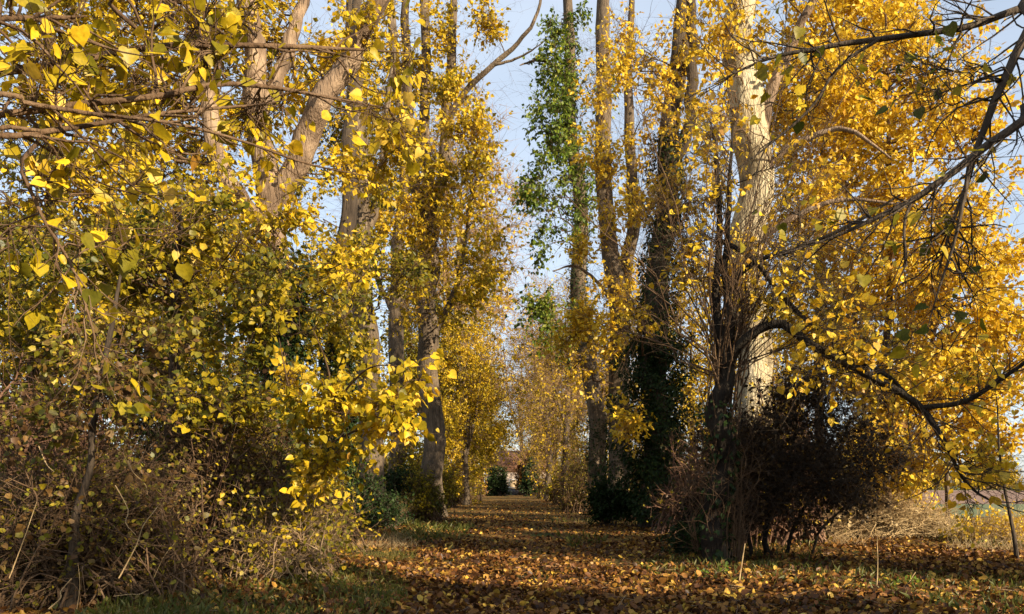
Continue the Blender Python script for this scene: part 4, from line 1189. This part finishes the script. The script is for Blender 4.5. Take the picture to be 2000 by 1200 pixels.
# ------------------------------------------------------------------ dead stalks, straw and sticks
def stalk(label, pts, r, cat='stalk', name='dead_stalk', mat='stalk', group=None):
    c = spline(pts, 10)
    base = np.array([c[0][0], c[0][1], c[0][2]])
    rad = r * np.linspace(1, .55, 10) * (1 + .15 * np.sin(np.arange(10) * 2.1))
    g = Geo().tubes(c[None], rad[None], 6)
    return obj(name, g.mesh(name, base), M[mat], None, label, cat, group, None, tuple(base))


stalk('pale dead stalk standing upright in front of the black trunk', [at(1440, 1165, 11.4), at(1446, 1120, 11.4), at(1455, 1062, 11.45)], .013)
stalk('thin bent dead stalk standing in the leaves on the right', [at(1708, 1180, 11), at(1714, 1120, 11), at(1713, 1045, 11.05)], .010)
stalk('curved dry stem lying over the leaves at the lower right', [at(1735, 1168, 11.2), at(1765, 1150, 11.3), at(1788, 1118, 11.6)], .010)
stalk('long pale stem lying across the sunny leaves on the right', [at(1715, 1046, 22), at(1760, 1042, 22), at(1820, 1042, 22), at(1880, 1025, 22)], .016)
LS = 'straw stalks in the left thicket'
for (a, b, r) in [((18, 1130, 9.2), (72, 980, 9.3), .010), ((232, 1130, 9.3), (308, 990, 9.4), .012), ((225, 948, 9.4), (265, 1045, 9.3), .009), ((300, 1130, 10), (342, 1060, 10), .007), ((75, 870, 9.6), (106, 922, 9.5), .010),
                  ((150, 1190, 9.2), (152, 1100, 9.2), .007), ((250, 900, 10), (288, 965, 10), .007), ((160, 1195, 8.9), (120, 1260, 8.9), .010), ((350, 960, 11), (310, 1010, 11), .006), ((95, 1190, 8.8), (140, 1130, 9), .012), ((222, 1165, 9), (290, 1152, 9), .006)]:
    p, q = at(*a), at(*b)
    stalk('pale dry straw stalk poking out of the dark left thicket', [p, p * .6 + q * .4 + rng.normal(0, .03, 3), p * .3 + q * .7 + rng.normal(0, .03, 3), q], r * .7, group=LS)


def straw_clump(label, cx, cy, n, h, w, lean=.35, name='straw_clump', mat='straw', cat='dry grass'):
    base = np.array([cx, cy, float(ground_z(np.array(cx), np.array(cy)))])
    a = rng.uniform(0, 6.283, n)
    r = np.sqrt(rng.uniform(0, 1, n)) * w
    st = base + np.column_stack([np.cos(a) * r, np.sin(a) * r, np.zeros(n)])
    d = nrm(np.column_stack([rng.normal(0, lean, n), rng.normal(0, lean, n), np.ones(n)]))
    L = h * rng.uniform(.4, 1.1, n)
    t = np.linspace(0, 1, 4)[None, :, None]
    pts = st[:, None] + d[:, None] * t * L[:, None, None]
    pts[:, :, 2] -= (t[..., 0] ** 2) * (L * rng.uniform(0, .5, n))[:, None]
    g = Geo().tubes(pts, rng.uniform(.003, .007, n)[:, None] * np.linspace(1, .3, 4)[None], 3)
    return obj(name, g.mesh(name, base), M[mat], None, label, cat, None, None, tuple(base))


straw_clump('clump of upright straw under the yellow sapling', -4.6, 19.5, 260, 1.5, .5, .22)
straw_clump('flattened tuft of dry grass on the left verge', -3.6, 22, 300, .6, .8, 1.2)
straw_clump('tuft of half green grass at the edge of the left thicket', -2.9, 16.5, 420, .38, .9, .7, mat='grass')
straw_clump('sunlit patch of rough grass on the left verge', -3.2, 19.5, 420, .40, .9, .7, mat='straw')
straw_clump('pale straw tuft at the foot of the dark green bush', -4.6, 33, 120, 1.6, .35, .2)
straw_clump('sunlit straw tuft among the right hand leaves', 8.0, 19.5, 150, .7, .6, .8)
straw_clump('tall dry grass at the right edge in front of the field', 13.0, 22.0, 420, 1.2, 1.3, .35)
straw_clump('tall bare brown weed stems rising out of the left thicket', -6.4, 12.4, 90, 3.2, 1.6, .22, name='weed_clump', mat='redtwig', cat='weeds')
straw_clump('bare brown weed stems beside the left verge', -4.2, 14.6, 70, 2.6, .9, .25, name='weed_clump', mat='paletwig', cat='weeds')
straw_clump('dry grass along the edge of the clearing', 11.0, 18.5, 220, .7, .9, .9)
shrub('nettle_plant', 'small fresh green plant in front of the black trunk', 3.35, 12.9, .35, .2, .22, stems=24, twigs=60, leaves=260, leafsize=.05, leafmat='green', twigmat='paletwig', cat='plant', spread=.8, twig_len=.1)
shrub('nettle_plant', 'low green plant among the leaves at the lower right', 5.4, 11.3, .45, .25, .18, stems=24, twigs=60, leaves=260, leafsize=.055, leafmat='green', twigmat='paletwig', cat='plant', spread=.8, twig_len=.1)
